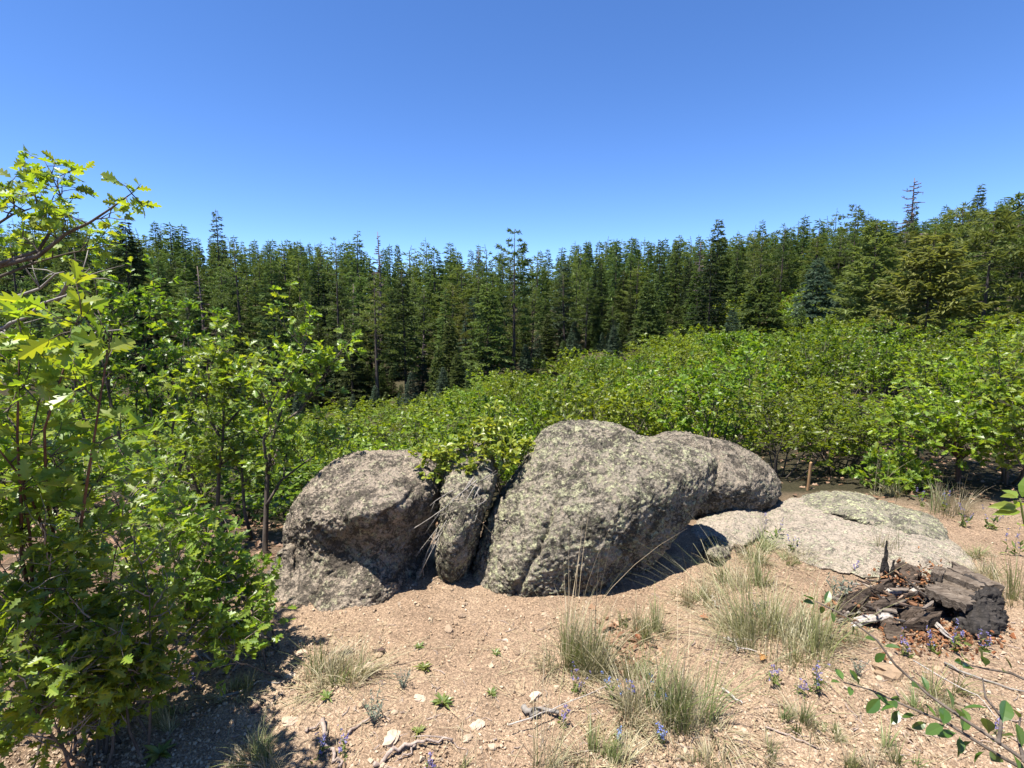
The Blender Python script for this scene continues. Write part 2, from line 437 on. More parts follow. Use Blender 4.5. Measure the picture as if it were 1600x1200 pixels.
def ground_mat():
    m = NT("decomposed_granite_ground")
    p = m.pos()
    n1 = m.noise(1.3, 5, 0.6, p); n2 = m.noise(9, 5, 0.65, p); n3 = m.noise(60, 4, 0.7, p)
    vc = m.n("ShaderNodeSeparateColor"); m.set(vc, 0, m.voro(150, vec=p, out="Color"))
    vc2 = m.n("ShaderNodeSeparateColor"); m.set(vc2, 0, m.voro(210, vec=p, out="Color"))
    c = m.ramp(n1, [(0.3, (0.245, 0.165, 0.107)), (0.55, (0.315, 0.222, 0.147)), (0.75, (0.365, 0.272, 0.19))])
    c = m.mix(0.8, c, m.ramp(vc.outputs[0], [(0.0, 0.5), (0.35, 0.85), (0.7, 1.08), (1.0, 1.45)]), 'MULTIPLY')
    c = m.mix(0.6, c, m.ramp(vc2.outputs[1], [(0.0, 0.6), (0.5, 1.0), (1.0, 1.35)]), 'MULTIPLY')
    c = m.mix(0.5, c, m.ramp(n2, [(0.3, 0.7), (0.7, 1.2)]), 'MULTIPLY')
    # beyond the knoll: oak litter, dry grass and needle duff
    sp = m.n("ShaderNodeSeparateXYZ"); m.set(sp, 0, p)
    d = m.math('ADD', sp.outputs[1], m.math('MULTIPLY', m.noise(0.9, 3, 0.5, p), 1.6))
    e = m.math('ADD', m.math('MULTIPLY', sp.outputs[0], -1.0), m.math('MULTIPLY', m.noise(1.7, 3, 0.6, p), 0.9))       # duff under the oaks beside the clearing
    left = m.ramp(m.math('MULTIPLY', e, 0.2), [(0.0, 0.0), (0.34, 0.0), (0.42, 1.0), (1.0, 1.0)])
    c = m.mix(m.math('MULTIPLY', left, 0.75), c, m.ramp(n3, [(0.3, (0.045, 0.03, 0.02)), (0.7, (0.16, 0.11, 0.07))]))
    far = m.ramp(m.math('MULTIPLY', d, 0.1), [(0.0, 0.0), (0.47, 0.0), (0.55, 1.0), (1.0, 1.0)])
    lit = m.mix(m.noise(0.5, 4, 0.6, p), m.ramp(m.noise(30, 5, 0.7, p), [(0.3, (0.015, 0.011, 0.007)), (0.7, (0.065, 0.047, 0.03))]), m.ramp(m.noise(45, 4, 0.7, p), [(0.3, (0.022, 0.024, 0.01)), (0.7, (0.07, 0.066, 0.032))]))
    c = m.mix(far, c, lit)
    h = m.math('ADD', m.math('MULTIPLY', vc.outputs[0], 0.3), m.math('ADD', m.math('ADD', n3, m.math('MULTIPLY', n2, 1.2)), m.math('MULTIPLY', vc2.outputs[1], 0.4)))
    return m.done(m.principled(c, 0.95, m.bump(h, 1.0, 0.016), 0.12))
M_GROUND = ground_mat()

def wood_mat(name, a, b, c2, scale=50):
    m = NT(name)
    mp = m.n("ShaderNodeMapping"); m.set(mp, "Vector", m.pos()); m.set(mp, "Scale", (0.18, 1, 1.6)); m.set(mp, "Rotation", (0, 0.3, 0.5))
    f = m.noise(scale, 6, 0.7, mp.outputs[0], 0.6); n = m.noise(14, 4, 0.6, m.pos())
    c = m.ramp(f, [(0.28, a), (0.5, b), (0.75, c2)])
    c = m.mix(0.5, c, m.ramp(n, [(0.3, 0.55), (0.7, 1.35)]), 'MULTIPLY')
    return m.done(m.principled(c, 0.9, m.bump(f, 1.0, 0.012), 0.15))
M_CHAR = wood_mat("charred_wood", (0.012, 0.011, 0.010), (0.032, 0.028, 0.025), (0.085, 0.072, 0.062), 45)
M_GREYWOOD = wood_mat("weathered_grey_wood", (0.03, 0.022, 0.016), (0.105, 0.082, 0.062), (0.19, 0.158, 0.125), 45)
M_ROT = wood_mat("rotten_brown_wood", (0.016, 0.012, 0.009), (0.055, 0.04, 0.029), (0.13, 0.10, 0.078), 40)
M_ROTRED = stone_mat("rot_crumbs", [(0.26, 0.10, 0.04), (0.16, 0.07, 0.035), (0.34, 0.16, 0.07), (0.10, 0.05, 0.03), (0.3, 0.2, 0.13)])

M_ROTSLIVER = stone_mat("rot_slivers", [(0.16, 0.11, 0.08), (0.07, 0.05, 0.04), (0.3, 0.25, 0.2), (0.24, 0.11, 0.05), (0.1, 0.075, 0.055), (0.4, 0.35, 0.3), (0.05, 0.038, 0.03)])

# ------------------------------------------------------------------ ground
def build_ground():
    rad = np.concatenate([[0.0], np.geomspace(0.35, 8.0, 330), np.geomspace(8.2, 600, 130)])
    fw = np.radians(np.concatenate([np.linspace(-58, 58, 430), np.linspace(60, 300, 70)]))
    A, Rr = np.meshgrid(fw, rad)
    x = (Rr * np.sin(A)).ravel(); y = (Rr * np.cos(A)).ravel()
    z = gz(x, y)
    q = np.stack([x, y, 0 * x], 1); near = np.clip((9 - Rr.ravel()) / 3, 0, 1)
    z = z + near * (fbm(q * 22, 3, 40) * 0.010 + np.clip(0.35 - worley(q * 26, 3), 0, 1) * 0.014)
    n, k = len(rad), len(fw)
    i = np.arange(n - 1)[:, None] * k; j = np.arange(k)[None]; j2 = (j + 1) % k
    F = np.stack([i + j, i + k + j, i + k + j2, i + j2], -1).reshape(-1, 4)
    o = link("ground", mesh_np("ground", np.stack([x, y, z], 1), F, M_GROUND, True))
    tag(o, "pinkish tan gravel ground falling away to a forested valley", kind="structure")
build_ground()

# ------------------------------------------------------------------ rocks
def cube_sphere(n):
    t = np.tan(np.linspace(-1, 1, n + 1) * math.pi / 4)
    a, b = np.meshgrid(t, t, indexing='ij'); o = np.ones_like(a)
    fs = [(o, a, b), (-o, -a, b), (-a, o, b), (a, -o, b), (a, b, o), (a, -b, -o)]
    ids = np.round(np.arange(n + 1)); V = []; F = []
    for k, f in enumerate(fs):
        V.append(np.stack(f, -1).reshape(-1, 3))
        i = np.arange(n)[:, None] * (n + 1); j = np.arange(n)[None]
        F.append((np.stack([i + j, i + n + 1 + j, i + n + 2 + j, i + j + 1], -1).reshape(-1, 4)) + k * (n + 1) ** 2)
    V = np.concatenate(V); F = np.concatenate(F)
    key = np.round(V * 1e5).astype(np.int64)
    _, first, inv = np.unique(key, axis=0, return_index=True, return_inverse=True)
    V = V[first]; F = inv.reshape(-1)[F]
    return V / np.linalg.norm(V, axis=1)[:, None], F

def rbf(cx, cy, cv):
    c = np.stack([cx, cy], 1) / 100.0; cv = np.asarray(cv, float)
    K = np.linalg.norm(c[:, None] - c[None], axis=2)
    n = len(c)
    A = np.zeros((n + 1, n + 1)); A[:n, :n] = -K; A[:n, n] = 1; A[n, :n] = 1
    w = np.linalg.solve(A + np.diag([1e-4] * n + [0]), np.append(cv, 0))
    def f(x, y):
        q = np.stack([x, y], 1) / 100.0
        r = np.full(len(q), w[n])
        for k in range(n): r = r - w[k] * np.linalg.norm(q - c[k], axis=1)
        return r
    return f

def seg_dist(x, y, line):
    d = np.full(len(x), 1e9)
    for (x0, y0), (x1, y1) in zip(line[:-1], line[1:]):
        vx, vy = x1 - x0, y1 - y0
        t = np.clip(((x - x0) * vx + (y - y0) * vy) / (vx * vx + vy * vy + 1e-9), 0, 1)
        d = np.minimum(d, np.hypot(x - x0 - t * vx, y - y0 - t * vy))
    return d

def round_outline(o, iters=2):
    o = np.asarray(o, float)
    for _ in range(iters):
        nx = np.roll(o, -1, 0); o = np.stack([o * .75 + nx * .25, o * .25 + nx * .75], 1).reshape(-1, 2)
    return o

def rock_mesh(name, outline, Yc, front, mat, back=0.5, n=60, amp=0.02, freq=3.0, fine=0.006, flat=False, cracks=(), pw=0.75, ex=2.6, seed=0, grain=None, sharp=1, lumps=1.0):
    """a solid whose outline and front relief follow the photographed rock; front = (px, py, distance) relief points"""
    S, F = cube_sphere(n)
    o = round_outline(outline, sharp)
    c = o.mean(0)
    # centre: area centroid
    a = o; b = np.roll(o, -1, 0); cr = a[:, 0] * b[:, 1] - b[:, 0] * a[:, 1]
    c = ((a + b) * cr[:, None]).sum(0) / (3 * cr.sum())
    ang = np.arctan2(o[:, 1] - c[1], o[:, 0] - c[0]); rr = np.hypot(o[:, 0] - c[0], o[:, 1] - c[1])
    od = np.argsort(ang); ang = ang[od]; rr = rr[od]
    ang = np.concatenate([ang - 2 * math.pi, ang, ang + 2 * math.pi]); rr = np.tile(rr, 3)
    th = np.arctan2(-S[:, 2], S[:, 0]); rho = np.hypot(S[:, 0], S[:, 2])
    rp = np.clip(rho, 0, 1) ** pw
    sil = np.interp(th, ang, rr) * (1 + (0.035 if flat else 0.012) * fbm(np.stack([np.cos(th) * 4, np.sin(th) * 4, 0 * th + seed], 1), 3, seed + 50))
    px = c[0] + np.cos(th) * sil * rp; py = c[1] + np.sin(th) * sil * rp
    g = (np.clip(1 - rp ** ex, 0, 1)) ** (1 / ex)
    fr = np.array(front, float)
    if flat:
        Yb = gd(py) * 1.012
        h = rbf(fr[:, 0], fr[:, 1], fr[:, 2])(px, py)
        D = gd(py) * (1 - h / CAM_Z)
    else:
        Yb = np.full(len(px), float(Yc)) if not hasattr(Yc, "__len__") else np.interp(py, *Yc)
        D = rbf(fr[:, 0], fr[:, 1], fr[:, 2])(px, py)
    isf = S[:, 1] < 0
    Yf = Yb + (D - Yb) * g
    W = P(px, py, np.where(isf, Yf, Yb))
    if flat: W[~isf, 2] -= back * g[~isf]
    else: W[~isf, 1] += back * g[~isf]
    # outward directions
    v1 = W[F[:, 2]] - W[F[:, 0]]; v2 = W[F[:, 3]] - W[F[:, 1]]
    fn = np.cross(v1, v2); N = np.zeros_like(W)
    for k in range(4): np.add.at(N, F[:, k], fn)
    N /= np.linalg.norm(N, axis=1)[:, None] + 1e-12
    if ((W - W.mean(0)) * N).sum() < 0: N = -N; F = F[:, ::-1]
    q = W.copy()
    if grain is not None: q = q * np.array(grain)
    disp = lumps * amp * fbm(q * freq, 4, seed) + amp * 0.5 * (ridged(q * freq * 2.7 + 9, 3, seed + 3) - 0.6)
    disp += fine * (fbm(q * 30, 3, seed + 5, 0.7) * 1.6 + 1.3 * np.clip(0.5 - worley(q * 26, seed + 8), -0.3, 0.6) - 2.0 * np.clip(0.32 - worley(q * 13 + 4, seed + 9), 0, 1) + 0.8 * vnoise(q * 85, seed + 12))
    for line, wpx, dep in cracks:
        wob = fbm(np.stack([px, py, 0 * px], 1) * 0.05, 2, seed + 77) * 6
        dd = seg_dist(px + wob, py + wob, line)
        disp -= dep * np.exp(-(dd / wpx) ** 2) * isf
    W = W + N * disp[:, None]
    return mesh_np(name, W, F, mat, True)

def solo(name, me, label, cat, group=None):
    """a one-piece thing, its origin moved to its own foot"""
    co = np.empty(len(me.vertices) * 3, np.float32); me.vertices.foreach_get("co", co); co = co.reshape(-1, 3)
    c = np.array([co[:, 0].mean(), co[:, 1].mean(), co[:, 2].min()], np.float32)
    me.vertices.foreach_set("co", (co - c).ravel()); me.update()
    o = link(name, me, None, tuple(float(v) for v in c))
    return tag(o, label, cat, group)

GDL = lambda py: float(gd(py))
solo("boulder", rock_mesh("boulder",
    [(560, 712), (602, 710), (642, 715), (672, 728), (690, 748), (689, 785), (676, 830), (664, 870), (652, 905), (640, 935), (608, 958), (560, 972), (500, 975), (455, 970), (425, 965), (440, 915), (446, 880), (443, 850), (445, 826), (455, 798), (474, 766), (506, 734), (530, 720)],
    ([700, 760, 850, 960], [3.45, 3.3, 3.15, 2.72]), [(560, 730, 3.2), (640, 733, 3.2), (500, 745, 3.08), (600, 750, 3.02), (560, 770, 2.86), (500, 775, 2.90), (640, 765, 2.94), (480, 808, 2.76), (560, 806, 2.65), (615, 790, 2.70), (672, 765, 3.0), (455, 850, 2.98),
          (480, 850, 2.90), (545, 850, 2.88), (615, 850, 2.92), (660, 830, 3.15), (480, 893, 2.86), (545, 888, 2.84), (600, 880, 2.83), (645, 900, 3.05), (450, 920, 2.78), (510, 925, 2.75), (570, 915, 2.70), (620, 910, 2.74),
          (440, 965, GDL(965)), (510, 968, GDL(970)), (570, 962, GDL(964)), (620, 945, GDL(948)), (645, 930, 2.95)],
    M_ROCKL, 0.55, 150, 0.022, 3.2, 0.008, cracks=[([(500, 970), (487, 945), (500, 918), (520, 895)], 3.0, 0.022), ([(470, 790), (520, 775), (580, 770), (640, 752)], 3, 0.012), ([(580, 830), (610, 800), (650, 760)], 4, 0.02)], seed=3),
    "rounded pinkish brown boulder with shaded front wall, left of the crevice shrub", "boulder")
solo("boulder", rock_mesh("boulder",
    [(870, 668), (905, 663), (945, 664), (985, 672), (1006, 690), (1060, 696), (1100, 706), (1120, 722), (1119, 745), (1106, 775), (1082, 806), (1056, 838), (1030, 872), (1005, 905), (970, 935), (900, 958), (820, 960), (755, 952), (738, 930), (742, 890), (750, 845), (764, 805), (788, 768), (812, 738), (830, 708), (848, 682)],
    ([660, 720, 850, 960], [3.55, 3.4, 3.2, 2.95]), [(890, 685, 3.3), (960, 688, 3.3), (1050, 715, 3.2), (1100, 735, 3.15), (900, 710, 3.1), (980, 716, 3.06), (1060, 740, 3.04), (840, 740, 3.08), (900, 760, 2.94), (980, 770, 2.90), (1060, 775, 3.0), (1000, 830, 2.88),
          (800, 790, 2.98), (860, 800, 2.86), (930, 810, 2.82), (770, 860, 2.86), (840, 860, 2.79), (900, 865, 2.77), (960, 870, 2.83), (1010, 865, 2.98), (760, 930, 2.78), (800, 905, 2.75), (870, 915, 2.74), (940, 912, 2.82), (990, 900, 3.1),
          (760, 948, GDL(949)), (820, 950, GDL(952)), (880, 950, GDL(952)), (930, 940, 2.85)],
    M_ROCK, 0.6, 160, 0.022, 3.0, 0.009, cracks=[([(868, 772), (866, 800), (845, 850), (815, 905), (800, 950)], 4.5, 0.04), ([(850, 750), (900, 745), (960, 735)], 3, 0.01)], seed=14),
    "largest grey lichen boulder, overhanging a dark hollow on one side", "boulder")
solo("boulder", rock_mesh("boulder",
    [(706, 708), (730, 690), (756, 698), (775, 725), (772, 770), (752, 810), (746, 850), (731, 898), (712, 930), (694, 934), (680, 912), (681, 860), (690, 805), (686, 770), (694, 742)],
    ([700, 760, 950], [3.45, 3.3, 3.15]), [(735, 712, 3.2), (720, 750, 3.05), (750, 760, 3.05), (720, 790, 2.90), (735, 800, 2.88), (710, 850, 2.82), (725, 860, 2.84), (703, 910, 2.80), (700, 930, 2.86)],
    M_ROCK, 0.35, 80, 0.018, 4.0, 0.009, cracks=[([(690, 775), (720, 780), (765, 772)], 3.5, 0.03)], seed=23),
    "narrow wedge rock standing upright between the two big boulders", "boulder")
solo("boulder", rock_mesh("boulder",
    [(1015, 700), (1035, 686), (1070, 680), (1110, 688), (1125, 692), (1160, 699), (1192, 718), (1216, 745), (1223, 765), (1214, 785), (1186, 799), (1150, 806), (1100, 812), (1050, 806), (1010, 780)],
    ([680, 740, 800], [4.6, 4.4, 4.2]), [(1080, 700, 4.3), (1150, 718, 4.15), (1080, 730, 4.0), (1120, 750, 3.9), (1170, 760, 3.9), (1205, 765, 4.1), (1180, 790, 4.0), (1130, 795, 3.92), (1080, 800, 3.9)],
    M_ROCKB, 0.6, 90, 0.03, 2.6, 0.010, cracks=[([(1115, 690), (1125, 720), (1120, 760)], 4, 0.03)], seed=31),
    "grey brown boulder behind the largest boulder, resting on flat granite", "boulder")
solo("flat_rock", rock_mesh("flat_rock",
    [(1186, 832), (1192, 802), (1208, 787), (1235, 776), (1280, 776), (1330, 790), (1390, 806), (1450, 826), (1490, 848), (1530, 884), (1525, 905), (1470, 912), (1390, 906), (1310, 892), (1255, 880), (1212, 858)],
    0, [(1200, 810, .03), (1240, 800, .075), (1300, 812, .08), (1370, 840, .085), (1440, 866, .075), (1290, 868, .015), (1390, 890, .012), (1210, 850, .012), (1510, 888, .012), (1460, 835, .06), (1340, 850, .05)],
    M_SLAB, 0.2, 110, 0.014, 2.6, 0.005, flat=True, ex=3.0, cracks=[([(1300, 850), (1360, 870), (1420, 880)], 4, 0.012), ([(1230, 800), (1300, 826), (1380, 850)], 3, .008)], seed=41, pw=.7),
    "broad pale pinkish flat granite slab sloping down to the rotten stump", "rock")
solo("rock_ledge", rock_mesh("rock_ledge",
    [(1238, 786), (1262, 772), (1300, 767), (1345, 770), (1380, 783), (1412, 794), (1442, 799), (1468, 812), (1486, 836), (1478, 850), (1430, 845), (1390, 832), (1340, 820), (1290, 806), (1250, 798)],
    0, [(1260, 784, .09), (1310, 780, .145), (1360, 793, .14), (1420, 812, .12), (1465, 832, .08), (1290, 800, .095), (1390, 828, .09), (1440, 842, .075)],
    M_LEDGE, 0.2, 80, 0.016, 3.5, 0.006, flat=True, ex=2.6, cracks=[([(1370, 785), (1400, 810), (1412, 838)], 4, 0.02), ([(1300, 770), (1320, 790), (1310, 810)], 3, .012)], seed=47, pw=.7),
    "yellow lichen covered granite ledge lying along the flat slab", "rock")
solo("low_rock", rock_mesh("low_rock",
    [(1075, 830), (1100, 800), (1140, 788), (1180, 790), (1200, 805), (1196, 835), (1160, 856), (1110, 858), (1080, 850)],
    0, [(1110, 815, .05), (1150, 803, .10), (1182, 812, .07), (1150, 835, .03), (1100, 840, .015)],
    M_SLAB, 0.2, 50, 0.016, 4.0, 0.006, flat=True, seed=53, ex=2.4),
    "low pinkish rock in front of the back boulder's foot", "rock")
solo("rock", rock_mesh("rock",
    [(1096, 868), (1100, 848), (1112, 836), (1130, 842), (1144, 855), (1140, 870), (1120, 876)],
    0, [(1115, 855, .10), (1130, 862, .05)], M_ROCK, 0.1, 30, 0.016, 7.0, 0.006, flat=True, seed=58),
    "small grey rock at the edge of the overhang's shadow", "rock")
solo("rock", rock_mesh("rock", [(425, 880), (440, 858), (455, 858), (462, 900), (455, 960), (430, 962), (412, 950), (418, 915)],
    2.95, [(440, 870, 2.95), (430, 910, 2.85), (425, 945, 2.72), (445, 950, 2.70)], M_ROCKL, 0.25, 50, 0.014, 5.0, 0.007, seed=63),
    "thin slanting rock sliver against the outer foot of the rounded boulder", "rock")

# ------------------------------------------------------------------ loose stones and gravel
def stone_proto(rng, n=1):
    S, F = cube_sphere(n)
    k = runit(rng, 5); d = np.ones(len(S))
    for v in k: d = np.minimum(d, 0.62 / np.maximum(S @ v, 0.4) * rng.uniform(.8, 1.1))
    V = S * d[:, None] * (1 + 0.12 * rng.normal(size=(len(S), 1)))
    T = np.concatenate([F[:, [0, 1, 2]], F[:, [0, 2, 3]]])
    return V, T

def build_gravel():
    rng = np.random.default_rng(4)
    mb = MB()
    N = 52000
    pxs = rng.uniform(-60, 1660, N); pys = 800 + 420 * rng.uniform(0, 1, N) ** 0.75
    v = (600 - pys) / FPX; Y = gd(pys)
    x = (pxs - 800) / FPX * Y / (v * SP + CP)
    ok = (Y < 6.5) & (x > -1.9 - 0.1 * rng.normal(size=N))
    x, Y = x[ok], Y[ok]; n = len(x)
    dens = fbm(np.stack([x, Y, 0 * x], 1) * 2.2, 3, 66)
    ok = dens > rng.uniform(-0.9, 0.35, n); x, Y = x[ok], Y[ok]; n = len(x)
    s = 0.0026 + 0.009 * rng.uniform(0, 1, n) ** 3.4 + 0.007 * rng.uniform(0, 1, n) * (rng.uniform(0, 1, n) > .965)
    z = gz(x, Y) + s * 0.25
    pos = np.stack([x, Y, z], 1)
    which = rng.integers(0, 6, n)
    for k in range(6):
        V, F = stone_proto(rng)
        m = which == k; c = m.sum()
        R = frames(runit(rng, c), runit(rng, c))
        sc = s[m][:, None] * np.stack([rng.uniform(.9, 1.4, c), rng.uniform(.8, 1.15, c), rng.uniform(.65, 1.0, c)], 1)
        mb.add(*stamp(V, F, R, pos[m], sc))
    o = link("gravel", mb.mesh("gravel", M_GRAVEL)); tag(o, "loose pinkish granite gravel strewn over the bare ground", kind="stuff")
build_gravel()

def build_stones():
    rng = np.random.default_rng(8)
    protos = []
    for k in range(5):
        V, F = stone_proto(rng, 3); protos.append(mesh_np("stone", V, F, M_GRAVEL))
    pale = protos[0].copy(); pale.materials[0] = M_PALESTONE
    dark = protos[1].copy(); dark.materials[0] = M_DARKSTONE
    def put(px, py, size_px, me, label, flat=.5, group=None, name="stone"):
        p = on_ground(px, py); s = size_px / FPX * p[1] * 0.5
        o = link(name, me, None, (p[0], p[1], p[2] + s * flat * 0.35))
        o.scale = (s * 1.25, s, s * flat * 1.3); o.rotation_euler = (rng.uniform(-.2, .2), rng.uniform(-.2, .2), rng.uniform(0, 6.28))
        tag(o, label, "stone", group)
    for px, py, sp, me, lb in [
        (592, 1021, 22, dark, "dark brown stone beside the wispy grey-green grass tuft"),
        (398, 1110, 20, dark, "dark knobbly lump on open gravel below the greenish grass tuft"),
        (1155, 861, 26, dark, "dark reddish stone right beside the short green turf"),
        (1388, 1055, 42, protos[2], "flat reddish stone lying below the rotten stump debris"),
        (576, 1043, 22, pale, "pale cream stone beside the wispy grey-green tuft's edge"),
        (790, 1001, 11, pale, "small white pebble alone on gravel in front of the wedge rock"),
        (612, 1155, 34, pale, "pale flat stone beside the forked stick at the photo's bottom"),
        (454, 1130, 30, pale, "largest pale stone on the gravel left of the grey dead tuft"),
        (655, 1092, 20, pale, "pale stone beside the small green rosette pair"),
        (835, 1090, 24, pale, "pale buff stone at the edge of the big flowered tuft"),
        (745, 1135, 24, pale, "pale stone near the middle of the lower gravel"),
        (470, 1022, 20, pale, "pale stone tucked at the left edge of the wispy grey-green tuft"),
        (1152, 1156, 20, pale, "pale round stone on gravel right of the big flowered tuft"),
        (452, 1058, 16, pale, "small pale stone between two grass tufts on the left gravel"),
        (1375, 1045, 18, pale, "small cream stone touching the flat reddish stone"),
        (1128, 850, 16, protos[3], "small grey stone at the foot of the overhang shadow"),
        (700, 985, 16, protos[4], "tan stone on the soil lip below the wedge rock"),
    ]:
        put(px, py, sp, me, lb, .4 if me is pale else .6)
    n = 0
    while n < 130:
        px, py = rng.uniform(320, 1600), rng.uniform(930, 1195)
        if px < 460 and py < 1000: continue
        if 1300 < px and py < 1010: continue
        put(px, py, rng.uniform(7, 15), protos[rng.integers(0, 5)], "small angular tan stone lying loose on the gravel slope", .55, "loose stones on the gravel slope"); n += 1
build_stones()
#@@VEG
# ------------------------------------------------------------------ leaves
def half_leaf(prof, fold=0.28, droop=0.16):
    V = []; F = []
    for sgn in (1, -1):
        b = len(V)
        for x, w in prof:
            V.append((x, 0, -droop * x * x)); V.append((x + 0.0, sgn * w, fold * w - droop * x * x))
        for k in range(len(prof) - 1):
            a = b + 2 * k
            f = (a, a + 2, a + 3, a + 1) if sgn > 0 else (a, a + 1, a + 3, a + 2)
            F += [(f[0], f[1], f[2]), (f[0], f[2], f[3])]
    return np.array(V, float), np.array(F, int)
LEAF_HI = half_leaf([(0, .012), (.10, .016), (.2, .13), (.29, .2), (.33, .09), (.44, .27), (.53, .33), (.55, .11), (.68, .25), (.77, .29), (.77, .1), (.9, .14), (1.0, 0)])
LEAF_MID = half_leaf([(0, .015), (.26, .2), (.34, .09), (.5, .32), (.56, .12), (.75, .28), (.8, .1), (1, 0)])
LEAF_LO = half_leaf([(0, .02), (.38, .26), (.52, .12), (.74, .28), (1, 0)], .3, .2)
LEAF_OVAL = half_leaf([(0, .015), (.12, .05), (.3, .24), (.55, .31), (.8, .22), (.93, .1), (1, 0)], .35, .12)
LEAF_LANCE = half_leaf([(0, .02), (.2, .1), (.45, .15), (.75, .09), (1, 0)], .4, .3)
# a spray of needles: three crossing slivers
def sliver(l=1.0, w=.14):
    V = []; F = []
    for k, (yy, zz) in enumerate(((1, 0.25), (-.5, .9))):
        b = len(V); V += [(0, -w * .35 * yy, -w * .35 * zz), (0, w * .35 * yy, w * .35 * zz), (l * .6, w * yy * .5, w * zz * .5), (l, 0, -.05), (l * .6, -w * yy * .5, -w * zz * .5)]
        F += [(b, b + 4, b + 3), (b, b + 3, b + 1), (b + 1, b + 3, b + 2)]
    return np.array(V, float), np.array(F, int)
SLIVER = sliver(1.0, .2)

def bez(a, b, c, n):
    t = np.linspace(0, 1, n)[:, None]
    return a * (1 - t) ** 2 + 2 * b * t * (1 - t) + c * t * t

def oak_wood(rng, stems, r0, n2=6, l2=.5, n3=4, l3=.22, up=.35, t_lo=.3):
    """boughs on the given stems, twigs on the boughs; returns (wood tubes, twig list)"""
    tubes = []; twigs = []
    rads = [r0] * len(stems) if not hasattr(r0, '__len__') else list(r0) + [r0[-1]] * len(stems)
    for si, st in enumerate(stems):
        st = np.asarray(st, float); n = len(st)
        cum = np.concatenate([[0], np.cumsum(np.linalg.norm(np.diff(st, axis=0), axis=1))])
        r0 = rads[si]
        rad = r0 * (1 - .8 * cum / cum[-1])
        tubes.append((st, rad, 6))
        c0 = st[:, :2].mean(0)
        ts = np.concatenate([rng.uniform(t_lo, 1, n2), [1.0]])
        for t in ts:
            p = np.array([np.interp(t * cum[-1], cum, st[:, k]) for k in range(3)])
            d = runit(rng, 1)[0]; d[2] = abs(d[2]) * .6 + up
            if t == 1.0: d = st[-1] - st[-2]
            d /= np.linalg.norm(d)
            L = l2 * rng.uniform(.6, 1.15) * (1.1 - .35 * t)
            e = p + d * L; mid = p + d * L * .5 + runit(rng, 1)[0] * L * .16
            q = bez(p, mid, e, 5); q[1:4] += runit(rng, 3) * L * .035
            rb = max(r0 * (1 - .8 * t) * .55, .003)
            tubes.append((q, np.linspace(rb, rb * .35, 5), 5))
            for u in np.concatenate([rng.uniform(.2, 1, n3), [1.0]]):
                k = min(int(u * 4), 3); f = u * 4 - k
                s = q[k] * (1 - f) + q[k + 1] * f
                d2 = d * .6 + runit(rng, 1)[0] * .9; d2[2] += up * .6; d2 /= np.linalg.norm(d2)
                L3 = l3 * rng.uniform(.5, 1.2)
                e2 = s + d2 * L3 + np.array([0, 0, -.03 * L3])
                tubes.append((np.stack([s, (s + e2) / 2 + runit(rng, 1)[0] * L3 * .08, e2]), np.array([.0035, .0026, .0014]) * (r0 / .03) ** .5, 3))
                twigs.append((s, e2))
    return tubes, twigs

def twig_leaves(rng, twigs, per, size, up=.75, spread=.8):
    a = np.array([t[0] for t in twigs]); b = np.array([t[1] for t in twigs])
    a = np.repeat(a, per, 0); b = np.repeat(b, per, 0); n = len(a)
    t = 1 - .7 * rng.uniform(0, 1, n)[:, None] ** 2.2
    pos = a + (b - a) * t
    d = (b - a) / (np.linalg.norm(b - a, axis=1)[:, None] + 1e-9) * .55 + runit(rng, n) * spread
    d[:, 2] = d[:, 2] * .6 + .05
    nrm = np.tile([0, 0, up], (n, 1)) + runit(rng, n) * .85
    return pos, frames(d, nrm), size * rng.uniform(.6, 1.2, n)

def tubes_mesh(name, tubes, mat):
    mb = MB()
    for q, r, k in tubes: mb.add(*tube(q, r, k))
    return mb.mesh(name, mat, True)

def stem_curve(rng, a, b, n=8, wob=.06, sag=0.0):
    a = np.asarray(a, float); b = np.asarray(b, float); L = np.linalg.norm(b - a)
    m = (a + b) / 2 + np.array([rng.normal() * .12, rng.normal() * .12, rng.normal() * .05 + sag]) * L
    q = bez(a, m, b, n); q[1:-1] += np.cumsum(rng.normal(size=(n - 2, 3)) * wob * L / n, 0) * .7
    return q

def clump_stems(rng, H, W, n, lo=.6, base=.18, h_pow=1.0):
    st = []
    for k in range(n):
        a = 2 * math.pi * (k + rng.uniform(-.35, .35)) / n; r = W * rng.uniform(.25, .85)
        h = H * rng.uniform(lo, .85) * (1 - .3 * (r / W) ** 2)
        st.append(stem_curve(rng, (base * math.cos(a) * rng.uniform(.2, 1), base * math.sin(a) * rng.uniform(.2, 1), -.06), (r * math.cos(a), r * math.sin(a), h), 8, .1))
    return st

